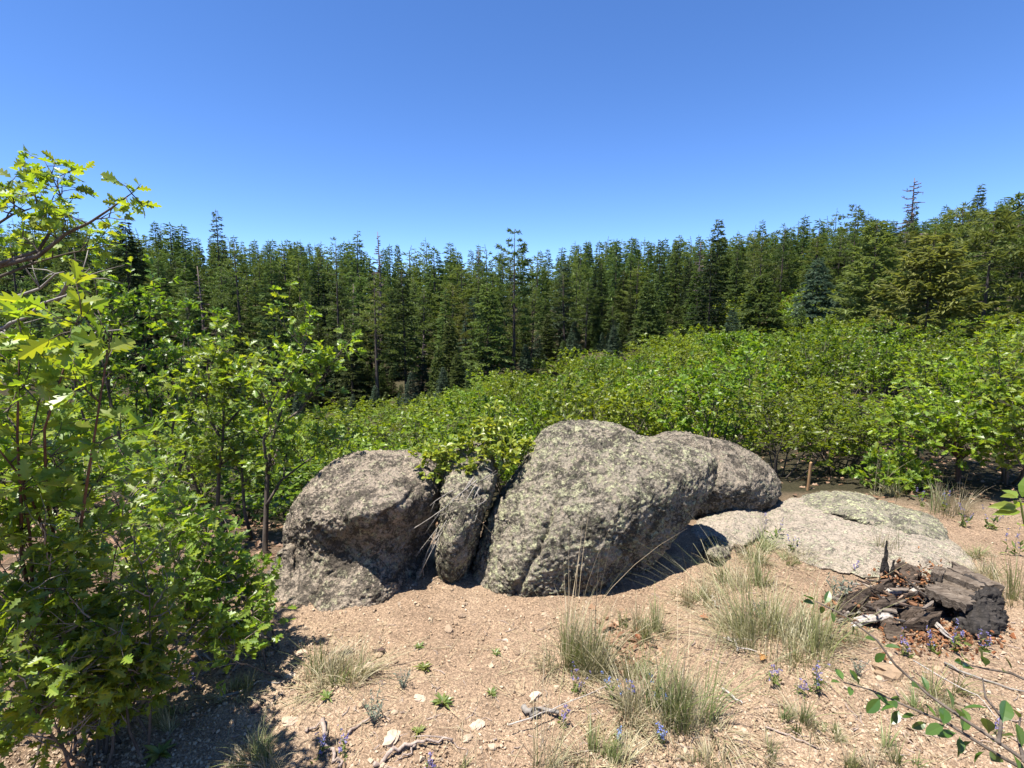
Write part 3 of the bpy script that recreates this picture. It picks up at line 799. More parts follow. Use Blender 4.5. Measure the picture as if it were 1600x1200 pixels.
# ------------------------------------------------------------------ the forest of conifers
def conifer(rng, H, W, kind="fir", bare=.08, dens=1.0, mat=M_FIR, leaf=.3, name="fir_tree", lopoly=False):
    """trunk and crown meshes of one conifer, foot at the origin"""
    wood = MB(); q = np.linspace(0, 1, 7)
    lean = rng.normal(size=2) * .012 * H
    axis = np.stack([lean[0] * q ** 2, lean[1] * q ** 2, H * q - .15 * (q == 0)], 1)
    tr = (.011 + .006 * rng.uniform()) * H
    wood.add(*tube(axis, tr * (1 - .93 * q), 6))
    pos = []; dr = []; up = []; sc = []
    z = bare * H + .03 * H
    step = {"fir": .028, "spruce": .026, "pine": .042, "thin": .033, "plume": .034}[kind] * H
    while z < H * .985:
        t = (z / H - bare) / (1 - bare)
        if kind in ("fir", "thin", "plume"): L = W * (1 - t) ** .8 * (0.55 + .45 * min(1, t * 5 + .25))
        elif kind == "spruce": L = W * (1 - t) ** .92 * (0.8 + .2 * min(1, t * 6))
        else: L = W * (math.sin(math.pi * min(1, .14 + .85 * t)) ** .75) * (.7 + .3 * (1 - t))
        nb = {"fir": 6, "spruce": 7, "pine": 4, "thin": 4, "plume": 6}[kind]
        a0 = rng.uniform(0, 6.28)
        for k in range(nb):
            if rng.uniform() < (.12 if kind != "pine" else .2): continue
            a = a0 + 2 * math.pi * k / nb + rng.normal() * .25
            l = L * rng.uniform(.55, 1.18) + .05 * W
            rise = {"fir": .25 * t - .12, "spruce": .1 * t - .22, "pine": .3 * rng.uniform(-.2, 1.2), "thin": -.1, "plume": .38 * t + .1}[kind] + rng.normal() * .07
            h = np.array([math.cos(a), math.sin(a), 0])
            s = np.array([np.interp(z / H, q, axis[:, 0]), np.interp(z / H, q, axis[:, 1]), z + rng.normal() * step * .3])
            e = s + h * l + np.array([0, 0, rise * l]); m = s + h * l * .55 + np.array([0, 0, rise * l * .2 + (.05 if kind != "pine" else -.06) * l])
            if not lopoly: wood.add(*tube(np.stack([s, m, e]), np.array([.012, .008, .003]) * (l * .5 + .5), 3, False))
            n = max(2, int(l / leaf * 5.5 * dens))
            u = rng.uniform(.12 if kind != "pine" else .3, 1.0, n) ** .8
            b = s * ((1 - u) ** 2)[:, None] + 2 * m * (u * (1 - u))[:, None] + e * (u ** 2)[:, None]
            side = np.array([-h[1], h[0], 0])
            sw = rng.uniform(-1, 1, n)
            off = side * (sw * (1.05 - u) * l * .42)[:, None]
            pos.append(b + off + np.array([0, 0, 1]) * rng.normal(size=(n, 1)) * .06 * leaf)
            dd = h * .7 + side * np.sign(sw)[:, None] * .75 + runit(rng, n) * (.45 if kind != "pine" else .8)
            dd[:, 2] += rng.normal(size=n) * .15 + (.25 if kind == "pine" else (-.05))
            dr.append(dd); up.append(runit(rng, n) * .5 + [0, 0, 1]); sc.append(leaf * rng.uniform(.7, 1.35, n))
        z += step * rng.uniform(.7, 1.3)
    n = 10; zz = rng.uniform(.92, .995, n) * H
    pos.append(np.stack([np.interp(zz / H, q, axis[:, 0]), np.interp(zz / H, q, axis[:, 1]), zz], 1)); dd = runit(rng, n); dd[:, 2] = abs(dd[:, 2]) + .7
    dd[:, 2] += .6; dr.append(dd); up.append(runit(rng, n)); sc.append(leaf * rng.uniform(.35, .65, n))
    pos = np.concatenate(pos); dr = np.concatenate(dr); up = np.concatenate(up); sc = np.concatenate(sc)
    wd = 1.0 if kind != "pine" else .8
    scv = np.stack([sc, sc * wd, sc * wd], 1)
    V, F = stamp(SLIVER[0], SLIVER[1], frames(dr, up), pos, scv)
    return wood.mesh(name + "_trunk", M_PINEBARK, True), mesh_np(name + "_crown", V, F, mat)

def snag(rng, H, W, n=34, name="dead_tree"):
    mb = MB(); q = np.linspace(0, 1, 7)
    mb.add(*tube(np.stack([.01 * H * np.sin(q * 3), 0 * q, H * q], 1), .016 * H * (1 - .9 * q) + .01, 6))
    br = MB()
    for k in range(n):
        z = H * (.3 + .68 * k / n); t = k / n; a = rng.uniform(0, 6.28); l = W * (1.1 - t * .8) * rng.uniform(.5, 1.2)
        h = np.array([math.cos(a), math.sin(a), 0]); s = np.array([0, 0, z])
        pl = np.stack([s, s + h * l * .5 + [0, 0, -.03 * l], s + h * l + [0, 0, rng.uniform(-.15, .25) * l]])
        br.add(*tube(pl, np.array([.06, .045, .02]) * H / 10, 3, False))
        for _ in range(3):
            u = rng.uniform(.4, 1); b = pl[0] + (pl[2] - pl[0]) * u; d = runit(rng, 1)[0] * l * .3
            br.add(*tube(np.stack([b, b + d]), np.array([.03, .014]) * H / 10, 3, False))
    return mb.mesh(name + "_trunk", M_SNAG, True), br.mesh(name + "_branches", M_SNAG)

def tree_thing(name, label, cat, loc, trunk, crown, group=None, crown_name="crown", rz=0):
    t = thing(name, label, cat, loc, rz, group)
    link("trunk", trunk, t); link(crown_name, crown, t)
    return t

TREE_SPOTS = []
def place_tree_px(px, top, Y, base=None):
    """foot on the ground along a bearing at distance Y; height so that the tip reaches the photographed row"""
    x = float(P(px, HORIZON, Y)[0]); g = G(x, Y)
    H = float(P(px, top, Y)[2]) - g[2]
    TREE_SPOTS.append((x, Y, 1.6))
    return tuple(g), H

def build_forest():
    rng = np.random.default_rng(21)
    # trees one can single out
    singles = [
        # px, top, Y, width, kind, bare, dens, mat, leaf, name, label
        (803, 357, 50, 2.7, "pine", .34, 3.2, M_FIR, .34, "pine_tree", "tallest slender pine with a long bare dark trunk at the middle of the forest edge"),
        (1447, 362, 14.5, 2.1, "plume", .0, 1.7, M_PINE_NEAR, .22, "pine_tree", "bushy olive pine rising out of the oak thicket before the hill"),
        (204, 342, 46, 2.6, "spruce", .02, 1.5, M_DARKFIR, .34, "spruce_tree", "darkest spruce with drooping tiers behind the oaks near the bare oak boughs"),
        (349, 326, 78, 2.6, "fir", .1, 1.3, M_FIR, .36, "fir_tree", "fir whose narrow tip stands highest above the far left skyline"),
        (1272, 402, 42, 2.7, "spruce", .02, 1.6, M_BLUE, .3, "spruce_tree", "bluish green spruce at the top edge of the oak thicket"),
        (1186, 428, 36, 2.5, "fir", .02, 1.7, M_LIGHTFIR, .3, "fir_tree", "broad low green fir standing on the edge of the oak thicket beside the bluish spruce"),
        (764, 440, 48, 2.9, "fir", .06, 1.6, M_PINE, .32, "fir_tree", "broad sunlit olive conical fir just beside the tallest bare-trunked pine"),
        (586, 428, 43, 2.6, "pine", .36, 1.3, M_PINE, .32, "pine_tree", "open olive pine with a visible straight trunk above the far scrub edge"),
        (632, 425, 45, 2.2, "fir", .2, 1.3, M_FIR, .32, "fir_tree", "grey green fir with a bare lower trunk next to the open olive pine"),
        (683, 543, 42, 1.3, "spruce", .0, 1.7, M_LIGHTFIR, .26, "fir_tree", "small pale young fir at the foot of the forest near the scrub"),
        (702, 500, 47, 1.8, "spruce", .0, 1.6, M_FIR, .3, "fir_tree", "mid sized dark young fir right behind the small pale one"),
        (560, 360, 74, 2.4, "fir", .1, 1.2, M_FIR, .36, "fir_tree", "dark fir with a forked looking top on the skyline left of centre"),
        (428, 400, 44, 3.0, "fir", .02, 1.5, M_FIR, .34, "fir_tree", "big full dark fir reaching down to the scrub behind the slim oaks"),
        (375, 380, 52, 2.4, "pine", .2, 1.4, M_PINE, .34, "pine_tree", "olive pine with layered boughs between the skyline fir and the big dark fir"),
        (528, 378, 56, 2.4, "pine", .25, 1.4, M_FIR, .34, "pine_tree", "tall deep green pine behind the big full dark fir"),
        (1588, 296, 24, 2.7, "pine", .12, 2.0, M_PINE, .3, "pine_tree", "broad green pine at the right edge, highest crown there"),
        (1492, 316, 44, 3.2, "pine", .1, 1.9, M_PINE, .33, "pine_tree", "wide pine above and behind the bushy olive pine"),
        (1360, 346, 30, 2.5, "plume", .05, 1.7, M_PINE, .3, "pine_tree", "broad light pine between the bluish spruce and the bushy olive pine"),
        (1536, 330, 22, 2.3, "pine", .16, 2.0, M_PINE, .3, "pine_tree", "dark broad pine with a forked trunk behind the bushy olive pine"),
        (1326, 322, 64, 3.6, "pine", .2, 1.5, M_FIR, .36, "pine_tree", "round topped pine standing proud of the skyline beside the dead snag"),
        (1115, 342, 66, 2.8, "fir", .1, 1.5, M_FIR, .36, "fir_tree", "dark pointed fir highest on the skyline right of centre"),
        (1216, 352, 60, 2.8, "pine", .15, 1.5, M_FIR, .36, "pine_tree", "full dark pine on the slope above the broad low green fir"),
        (1012, 440, 50, 2.2, "fir", .05, 1.5, M_LIGHTFIR, .32, "fir_tree", "grey green fir at the forest foot above the middle of the thicket"),
        (1108, 392, 48, 2.0, "thin", .2, 1.6, M_DARKFIR, .34, "fir_tree", "slim dark fir with a bare lower trunk above the thicket's far edge"),
        (1402, 362, 42, 2.8, "pine", .1, 1.8, M_PINE, .33, "pine_tree", "olive pine just behind the bushy pine, below the dead snag"),
        (115, 335, 34, 1.8, "fir", .1, 1.5, M_FIR, .3, "fir_tree", "dark fir seen behind the bare boughs of the oak at the photo's left edge"),
        (30, 372, 36, 2.2, "pine", .1, 1.5, M_FIR, .3, "pine_tree", "dark pine behind the oak boughs in the corner at the left edge"),
    ]
    for px, top, Y, W, kind, bare, dens, mat, leaf, name, label in singles:
        loc, H = place_tree_px(px, top, Y)
        tr, cr = conifer(rng, H, W, kind, bare, dens, mat, leaf, name)
        tree_thing(name, label, name.split("_")[0] + " tree", loc, tr, cr)
    for px, top, Y, W, label in ((1408, 278, 60, 2.3, "bare dead snag standing alone above the skyline on the slope"),
                                 (594, 362, 66, 1.3, "thin grey dead conifer poking above the skyline over the open olive pine"),
                                 (748, 388, 98, 1.2, "bare thin dead tree on the far skyline beside the tallest pine")):
        loc, H = place_tree_px(px, top, Y)
        tr, br = snag(rng, H, W, 44)
        tree_thing("dead_tree", label, "dead tree", loc, tr, br, crown_name="branches")
    # kinds that fill the slope
    V = {}
    V["fir"] = [conifer(rng, 10, w, "fir", b, 1.5, m, .27) for w, b, m in ((1.9, .06, M_FIR), (1.6, .14, M_FIR), (2.2, .03, M_FIR), (1.8, .1, M_DARKFIR))]
    V["pine"] = [conifer(rng, 10, w, "pine", b, 2.1, m, .27, "pine_tree") for w, b, m in ((1.9, .22, M_PINE), (2.2, .1, M_PINE), (1.8, .28, M_FIR), (2.6, .15, M_PINE), (1.5, .35, M_FIR))]
    V["spruce"] = [conifer(rng, 10, w, "spruce", .02, 1.5, m, .27, "spruce_tree") for w, m in ((2.0, M_LIGHTFIR), (1.7, M_FIR), (1.9, M_BLUE))]
    V["dead"] = [snag(rng, 10, 1.0, 30)]
    info = {"fir": ("fir_tree", "dark green fir standing in the dense conifer forest on the hillside", "fir tree", "firs of the hillside forest"),
            "pine": ("pine_tree", "open-crowned green pine in the dense conifer forest on the hillside", "pine tree", "pines of the hillside forest"),
            "spruce": ("spruce_tree", "conical spruce with close tiered boughs in the dense conifer forest on the hillside", "spruce tree", "spruces of the hillside forest"),
            "dead": ("dead_tree", "thin bare grey dead conifer among the green hillside forest", "dead tree", "dead trees of the hillside forest")}
    sky_x = np.array([-200, 0, 100, 200, 300, 400, 450, 550, 650, 720, 800, 900, 1000, 1100, 1200, 1300, 1400, 1450, 1550, 1600, 1800])
    sky_y = np.array([345, 345, 342, 352, 356, 352, 352, 374, 390, 396, 392, 376, 362, 347, 354, 336, 348, 314, 300, 298, 290])
    fr_x = np.array([-200, 0, 200, 450, 660, 720, 800, 900, 1000, 1100, 1200, 1350, 1450, 1600, 1800])
    fr_y = np.array([36, 36, 40, 41, 43, 47, 54, 58, 56, 50, 46, 44, 40, 36, 36.])
    protos = {}; cnt = 0; far = []
    cand = []
    tries = 0
    while tries < 5200:
        tries += 1
        px = rng.uniform(-190, 1790); Y = math.sqrt(rng.uniform(34 ** 2, 148 ** 2))
        if Y < np.interp(px, fr_x, fr_y) + rng.uniform(0, 5): continue
        x = (px - 800) / FPX * Y
        if 1110 < px < 1290 and Y < 65 and rng.uniform() < .93: continue       # a bright oak patch on the slope
        cand.append((Y, px, x))
    cand.sort()
    for Y, px, x in cand:
        mind = 1.75 + .010 * Y
        if any((x - a) ** 2 + (Y - b) ** 2 < max(mind, c if c > 1.5 else 0) ** 2 for a, b, c in TREE_SPOTS): continue
        g = G(x, Y)
        lim = np.interp(px, sky_x, sky_y)
        hmax = float(P(px, lim + 9 + rng.normal() * 17, Y)[2]) - g[2]
        H = min(rng.uniform(88, 150) * Y / FPX if rng.uniform() < .85 else rng.uniform(55, 90) * Y / FPX, hmax, 14.5)
        if H == hmax: H = hmax * (rng.uniform(.62, 1.0) if rng.uniform() < .85 else rng.uniform(1.0, 1.18))
        if H < 3: continue
        TREE_SPOTS.append((x, Y, 0))
        k = rng.choice(["fir", "pine", "spruce", "dead"], p=[.42, .36, .195, .025])
        vi = int(rng.integers(0, len(V[k])))
        sxy = (H / 10) ** .8 * rng.uniform(.75, 1.55)
        if cnt < 290:
            if (k, vi) not in protos:
                nm, lb, ct, gr = info[k]
                t = tree_thing(nm, lb, ct, tuple(g), V[k][vi][0], V[k][vi][1], gr, "branches" if k == "dead" else "crown")
                protos[(k, vi)] = t; t.scale = (sxy, sxy, H / 10)
            else:
                o = dup(protos[(k, vi)], tuple(g), rng.uniform(0, 6.28), (sxy, sxy, H / 10)); o.rotation_euler[0] = rng.normal() * .03; o.rotation_euler[1] = rng.normal() * .03
            cnt += 1
        elif rng.uniform() < .62: far.append((g, H, sxy))
    yn = 0
    while yn < 110:
        px = rng.uniform(200, 1330); Y = np.interp(px, fr_x, fr_y) + rng.uniform(-5, 7); x = (px - 800) / FPX * Y
        if 1110 < px < 1290: Y += 8
        vi = int(rng.integers(0, 3)); H = rng.uniform(1.6, 4.2); yn += 1
        dup(protos[("spruce", vi)], tuple(G(x, Y)), rng.uniform(0, 6.28), (H / 10 * 1.5, H / 10 * 1.5, H / 10), "small young conifer filling the foot of the forest above the oak scrub", "young conifers along the forest foot")
    for px, Y in ((690, 36), (735, 40), (850, 46), (905, 44), (960, 47), (1010, 41), (1060, 44), (1095, 38), (1140, 34), (1250, 33), (1310, 36), (640, 34)):
        H = rng.uniform(2.2, 4.0); x = (px - 800) / FPX * Y
        dup(protos[("spruce", int(rng.integers(0, 3)))], tuple(G(x, Y)), rng.uniform(0, 6.28), (H / 10 * 1.6, H / 10 * 1.6, H / 10), "young conifer standing up among the far oak scrub", "young conifers in the oak scrub")
    # the farthest trees, past telling apart
    lows = [conifer(rng, 10, w, k, .1, d, m, .42, "far_conifer", True)[1] for k, w, d, m in (("fir", 1.7, .75, M_FIR), ("pine", 1.8, 1.0, M_PINE), ("fir", 1.4, .75, M_LIGHTFIR))]
    mb = MB(); mi = []
    trk = tube(np.array([[0, 0, -.2], [0, 0, 5], [0, 0, 9.5]]), np.array([.14, .09, .02]), 4)
    for j, cr in enumerate(lows):
        co = np.empty(len(cr.vertices) * 3, np.float32); cr.vertices.foreach_get("co", co)
        fi = np.empty(len(cr.loops), np.int32); cr.loops.foreach_get("vertex_index", fi); fi = fi.reshape(-1, 3)
        sel = far[j::3]
        if not sel: continue
        a = rng.uniform(0, 6.28, len(sel)); Rm = np.zeros((len(sel), 3, 3)); Rm[:, 0, 0] = np.cos(a); Rm[:, 0, 1] = -np.sin(a); Rm[:, 1, 0] = np.sin(a); Rm[:, 1, 1] = np.cos(a); Rm[:, 2, 2] = 1
        at = np.array([s[0] for s in sel]); ss = np.array([[s[2], s[2], s[1] / 10] for s in sel])
        mb.add(*stamp(co.reshape(-1, 3).astype(float), fi, Rm, at, ss)); mi.append(np.full(len(fi) * len(sel), j))
        mb.add(*stamp(trk[0], trk[1], Rm, at, ss)); mi.append(np.full(len(trk[1]) * len(sel), 3))
    if mi:
        me = mb.mesh("far_forest", M_FIR)
        for m in (M_PINE, M_LIGHTFIR, M_PINEBARK): me.materials.append(m)
        me.polygons.foreach_set("material_index", np.concatenate(mi).astype(np.int32))
        o = link("far_forest", me); tag(o, "dark conifers massed along the farthest ridge", kind="stuff"); print("FARTRIS", len(me.polygons))
    print("FOREST", cnt, len(far))
build_forest()

# ------------------------------------------------------------------ oak thicket behind the boulders
def shrub_variant(rng, H, W, nst, leaf, per, proto, n2=6, n3=4, mat=M_OAK):
    st = clump_stems(rng, H, W, nst)
    tubes, tw = oak_wood(rng, st, .013, n2, .42 * max(W, .7), n3, .22, .35, .3)
    pos, R, s = twig_leaves(rng, tw, per, leaf)
    V, F = stamp(proto[0], proto[1], R, pos, s)
    return tubes_mesh("oak_stems", tubes, M_BARK), mesh_np("oak_foliage", V, F, mat)

def in_boulders(x, y, r):
    return (-1.75 < x < 1.5 and y < 3.95 + r) or (.7 < x < 3.0 and y < 5.75 + r) or (x >= 2.5 and y < 4.3 + r)

def build_thicket():
    rng = np.random.default_rng(33)
    near = [shrub_variant(rng, h, w, n, .078, 8, LEAF_LO) for h, w, n in ((1.7, .95, 7), (1.5, 1.1, 8), (1.9, .9, 6), (1.3, 1.0, 7))]
    farv = [shrub_variant(rng, h, w, n, .10, 8, LEAF_LO, 5, 3) for h, w, n in ((1.8, 1.0, 7), (1.6, 1.2, 8), (2.1, 1.0, 7))]
    spots = []
    cand = []
    for _ in range(12000):
        px = rng.uniform(-160, 1760); Y = math.sqrt(rng.uniform(4.6 ** 2, 58 ** 2))
        edge = np.interp(px, [-160, 180, 450, 660, 720, 800, 900, 1000, 1100, 1200, 1350, 1600, 1800], [24, 30, 40, 42, 45, 52, 56, 55, 50, 45, 42, 38, 38])
        if Y > edge: continue
        if 420 < px < 700 and Y > 44: continue
        x = (px - 800) / FPX * Y
        if in_boulders(x, Y, .55): continue
        if px < 520 and Y < 5.0: continue
        if px < 0 and Y < 3.6: continue
        if 960 < px < 1030 and 25 < Y < 30: continue                # a bare gap in the thicket
        if 1130 < px < 1260 and Y > 40: pass
        cand.append((Y, x, px))
    for px, Y in ((1228, 5.5), (1262, 5.9), (1330, 5.6), (1440, 5.7), (1390, 6.2), (1300, 6.5), (1240, 6.9), (1350, 7.0), (1280, 7.6)): cand.append((Y - 3.0, (px - 800) / FPX * Y, -px))
    cand.sort()
    label = "leafy bright green oak shrub in the thicket covering the slope behind the boulders"
    grp = "oak shrubs of the thicket"
    pn = {}; cnt = 0; far = []
    for Y, x, px in cand:
        extra = px < 0
        if extra: px = -px; Y += 3.0
        sp = .72 if extra else 1.05 + .026 * Y
        if any((x - a) ** 2 + (Y - b) ** 2 < sp * sp for a, b in spots): continue
        spots.append((x, Y))
        g = G(x, Y)
        lump = float(fbm(np.array([[x * .36, Y * .36, 3.0]]), 2, 91)[0])
        if not extra and Y > 7 and lump < -.24: continue
        if (x - 11.7) ** 2 + (Y - 13.6) ** 2 < 1.5 ** 2: continue
        isn = Y < 18
        vs = near if isn else farv
        vi = int(rng.integers(0, len(vs)))
        hz = rng.uniform(.85, 1.15) * (1.0 + 1.25 * lump); hs = rng.uniform(.85, 1.2) * (1.0 if isn else 1.15) * (1 + .35 * lump)
        ln = np.interp(px, [-160, 0, 100, 180, 300, 450, 560, 700, 800, 900, 1000, 1150, 1300, 1600, 1800], [455, 465, 480, 510, 575, 645, 632, 606, 580, 552, 530, 494, 488, 478, 470]) - 45 * (lump - .1) + rng.uniform(0, 1) * (5 + 110 / (Y + 4))
        room = float(P(px, ln, Y)[2]) - g[2]
        if extra: hz, hs = rng.uniform(.5, .7), .75
        hz = min(hz, room / (1.95 * (1.0 if isn else 1.05)))
        if hz < .38: continue
        if cnt < 292:
            if (isn, vi) not in pn:
                t = thing("oak_shrub", label, "shrub", tuple(g), 0, grp)
                link("stems", vs[vi][0], t); link("foliage", vs[vi][1], t); pn[(isn, vi)] = t
                t.scale = (hs, hs, hz)
            else: dup(pn[(isn, vi)], tuple(g), rng.uniform(0, 6.28), (hs, hs, hz))
            cnt += 1
        else: far.append((g, hs, hz))
    for _ in range(7):
        for px, Y in ((1135, 47), (1160, 54), (1240, 50), (1262, 57), (1215, 60), (1285, 52), (1150, 62)):
            px += rng.uniform(-12, 12); Y += rng.uniform(-4, 4); x = (px - 800) / FPX * Y
            if any((x - a) ** 2 + (Y - b) ** 2 < 3 for a, b in spots): continue
            spots.append((x, Y)); sc = rng.uniform(1.5, 2.2)
            dup(pn[(False, int(rng.integers(0, len(farv))))], tuple(G(x, Y)), rng.uniform(0, 6.28), (sc, sc, sc * 1.15), "tall bright green oak in the open patch among the conifers on the slope", "oaks in the open patch on the slope")
    if far:
        fv = shrub_variant(rng, 1.8, 1.15, 6, .19, 4, LEAF_LO, 4, 2)[1]
        co = np.empty(len(fv.vertices) * 3, np.float32); fv.vertices.foreach_get("co", co)
        fi = np.empty(len(fv.loops), np.int32); fv.loops.foreach_get("vertex_index", fi)
        a = rng.uniform(0, 6.28, len(far)); Rm = np.zeros((len(far), 3, 3)); Rm[:, 0, 0] = np.cos(a); Rm[:, 0, 1] = -np.sin(a); Rm[:, 1, 0] = np.sin(a); Rm[:, 1, 1] = np.cos(a); Rm[:, 2, 2] = 1
        V, F = stamp(co.reshape(-1, 3).astype(float), fi.reshape(-1, 3), Rm, np.array([f[0] for f in far]), np.array([[f[1], f[1], f[2]] for f in far]))
        o = link("oak_thicket", mesh_np("oak_thicket", V, F, M_OAK)); tag(o, "far oak scrub merging into one green mass below the forest", kind="stuff")
    print("THICKET", cnt, len(far))
build_thicket()

# ------------------------------------------------------------------ oaks near the viewpoint, with single leaves
LEAF_ME = mesh_np("leaf", LEAF_HI[0], LEAF_HI[1], M_OAK_NEAR)

def near_oak(seed, label, base, stems, r0, n2, l2, n3, l3, per, leaf, n_single, mat_bark=M_BARK, t_lo=.3, name="oak_shrub", cat="shrub", mat=M_OAK_NEAR, proto=LEAF_MID, single=LEAF_ME, up=.35, bare=0):
    rng = np.random.default_rng(seed)
    base = np.asarray(base, float)
    tubes, tw = oak_wood(rng, stems, r0, n2, l2, n3, l3, up, t_lo)
    root = thing(name, label, cat, tuple(base))
    k = len(stems)
    loc = [(q - base, r, s) for q, r, s in tubes]
    thick = [t for t in loc if t[2] == 6]; thin = [t for t in loc if t[2] != 6]
    for q, r, s in thick: link("stem", tubes_mesh("stem", [(q, r, 7)], mat_bark), root)
    link("twigs", tubes_mesh("twigs", thin, M_STICK if seed in (103, 104, 105) else M_BARK), root)["kind"] = "stuff"
    pos, R, s = twig_leaves(rng, tw, per, leaf)
    x, y, d = pix(pos)
    vis = (x > -10) & (x < 1610) & (y > -10) & (y < 1210) & (pos[:, 1] > .3)
    score = np.where(vis, s / np.maximum(d, .2), 0)
    od = np.argsort(-score); n1 = min(n_single, int(vis.sum()))
    one, rest = od[:n1], od[n1:]
    for i in one:
        o = bpy.data.objects.new("leaf", single); COL.objects.link(o); o.parent = root
        M = Matrix([[*(R[i][0] * s[i]), pos[i][0] - base[0]], [*(R[i][1] * s[i]), pos[i][1] - base[1]], [*(R[i][2] * s[i]), pos[i][2] - base[2]], [0, 0, 0, 1]])
        o.matrix_basis = M
    V, F = stamp(proto[0], proto[1], R[rest], pos[rest] - base, s[rest])
    f = link("foliage", mesh_np("foliage", V, F, mat), root); f["kind"] = "stuff"
    return root

def px_poly(pts, Y0, Y1, sub=3):
    """a bough through photographed points, running from distance Y0 to Y1"""
    pts = np.asarray(pts, float); n = len(pts)
    t = np.linspace(0, n - 1, (n - 1) * sub + 1)
    return P(np.interp(t, range(n), pts[:, 0]), np.interp(t, range(n), pts[:, 1]), np.linspace(Y0, Y1, len(t)))

def build_near_oaks():
    rng = np.random.default_rng(70)
    # A: boughs reaching in at the upper corner
    b = G(-2.7, 2.1)
    tr = stem_curve(rng, b - [0, 0, .05], P(-60, 470, 2.1), 8, .05)
    stems = [tr,
             px_poly([(-60, 470), (0, 415), (60, 400), (105, 364), (140, 348), (170, 328), (192, 312)], 2.1, 1.9),
             px_poly([(0, 412), (60, 392), (86, 350), (98, 312), (84, 282)], 2.05, 2.1),
             px_poly([(-60, 470), (0, 432), (55, 410), (110, 395), (150, 388)], 2.1, 2.3),
             px_poly([(-70, 395), (-20, 360), (20, 335), (60, 322)], 2.2, 2.0)]
    near_oak(101, "tall oak with bare grey boughs reaching in against the sky at the upper left corner", b, stems, [.022, .013, .009, .009, .009], 5, .11, 3, .08, 5, .052, 300, M_BARK, .4, "oak_tree", "oak tree", up=.15)
    # dead boughs below it
    b = G(-2.9, 2.6)
    mb = MB()
    for pl in ([(-60, 520), (0, 515), (40, 490), (90, 468), (130, 462)], [(-60, 470), (0, 480), (60, 450), (100, 425)], [(0, 515), (30, 540), (80, 560)], [(90, 468), (110, 440), (140, 420)], [(-40, 600), (40, 590), (120, 540), (190, 515)]):
        q = px_poly(pl, 2.6, 2.4, 2); q[1:-1] += rng.normal(size=(len(q) - 2, 3)) * .012
        mb.add(*tube(q, np.linspace(.012, .003, len(q)), 5))
        for _ in range(5):
            k = rng.integers(1, len(q)); d = runit(rng, 1)[0] * .2
            mb.add(*tube(np.stack([q[k], q[k] + d * .5 + runit(rng, 1)[0] * .02, q[k] + d]), [.004, .003, .0012], 3))
    solo("dead_branch", mb.mesh("dead_branch", M_GREYTWIG, True), "bare grey dead oak boughs between the corner oak and the leafy bush below", "branch")
    # B: the leafy bush at the left edge, leaves close to the viewpoint
    b = G(-2.0, 1.95)
    st = [stem_curve(rng, b + rng.normal(size=3) * [.08, .08, 0] - [0, 0, .05], P(px, py, Y), 8, .06) for px, py, Y in ((30, 560, 1.35), (110, 545, 1.3), (165, 570, 1.35), (-60, 540, 1.4), (60, 630, 1.5), (-20, 680, 1.4))]
    near_oak(102, "oak bush with the largest bright leaves at the left edge, above the low leafy mound", b, st, .010, 5, .17, 4, .10, 4, .068, 300, M_REDBARK, .55)
    # C: low leafy mounds
    for sd, (bx, by), tips, lb in (
        (103, (-1.5, 1.75), ((40, 800, 1.7), (130, 790, 1.8), (190, 820, 1.75), (0, 880, 1.55), (90, 890, 1.65), (220, 880, 1.75), (20, 960, 1.45), (140, 965, 1.55), (240, 950, 1.7), (-30, 860, 1.4), (130, 760, 2.0), (60, 1010, 1.5), (170, 1020, 1.6), (10, 800, 1.6), (70, 850, 1.5), (0, 1045, 1.35), (45, 1085, 1.38), (-60, 1010, 1.3), (105, 1060, 1.45)), "low dense oak mound at the lower left edge, in front of the others"),
        (104, (-1.25, 2.25), ((200, 760, 2.3), (260, 790, 2.2), (300, 815, 2.2), (320, 850, 2.15), (345, 885, 2.15), (270, 870, 2.0), (290, 930, 2.0), (220, 840, 2.0), (250, 940, 1.95), (150, 770, 2.3), (270, 985, 1.9)), "spreading low oak mound whose leaves reach towards the rounded boulder"),
        (105, (-1.95, 2.75), ((150, 720, 2.8), (220, 740, 2.8), (90, 700, 2.7), (40, 730, 2.6), (270, 760, 2.9), (180, 690, 2.9)), "oak bush filling the space between the large-leaved bush and the low mounds")):
        b = G(bx, by)
        st = [stem_curve(rng, b + rng.normal(size=3) * [.12, .12, 0] - [0, 0, .04], P(*t), 8, .08, -.05) for t in tips]
        near_oak(sd, lb, b, st, .006, 9, .15, 4, .10, 5, .050, 300, M_BARK, .25)
    # D: slim oaks behind the rounded boulder
    def g_at(px, Y): return G((px - 800) / FPX * Y, Y)
    b = g_at(412, 3.5)
    st = [np.concatenate([np.array([b - [0, 0, .05]]), px_poly([(414, 860), (416, 800), (418, 740), (424, 690), (440, 640), (462, 585), (478, 535)], 3.5, 3.6, 2)]),
          px_poly([(418, 740), (412, 690), (420, 640), (440, 600)], 3.5, 3.4, 2), px_poly([(430, 670), (470, 640), (505, 590)], 3.5, 3.7, 2), px_poly([(416, 790), (440, 750), (480, 720), (510, 700)], 3.5, 3.7, 2)]
    near_oak(106, "slim dark-stemmed oak directly left of the rounded boulder", b, st, [.022, .012], 9, .32, 5, .16, 8, .06, 300, M_BARK, .35, "oak_tree", "oak tree")
    b = g_at(340, 3.9)
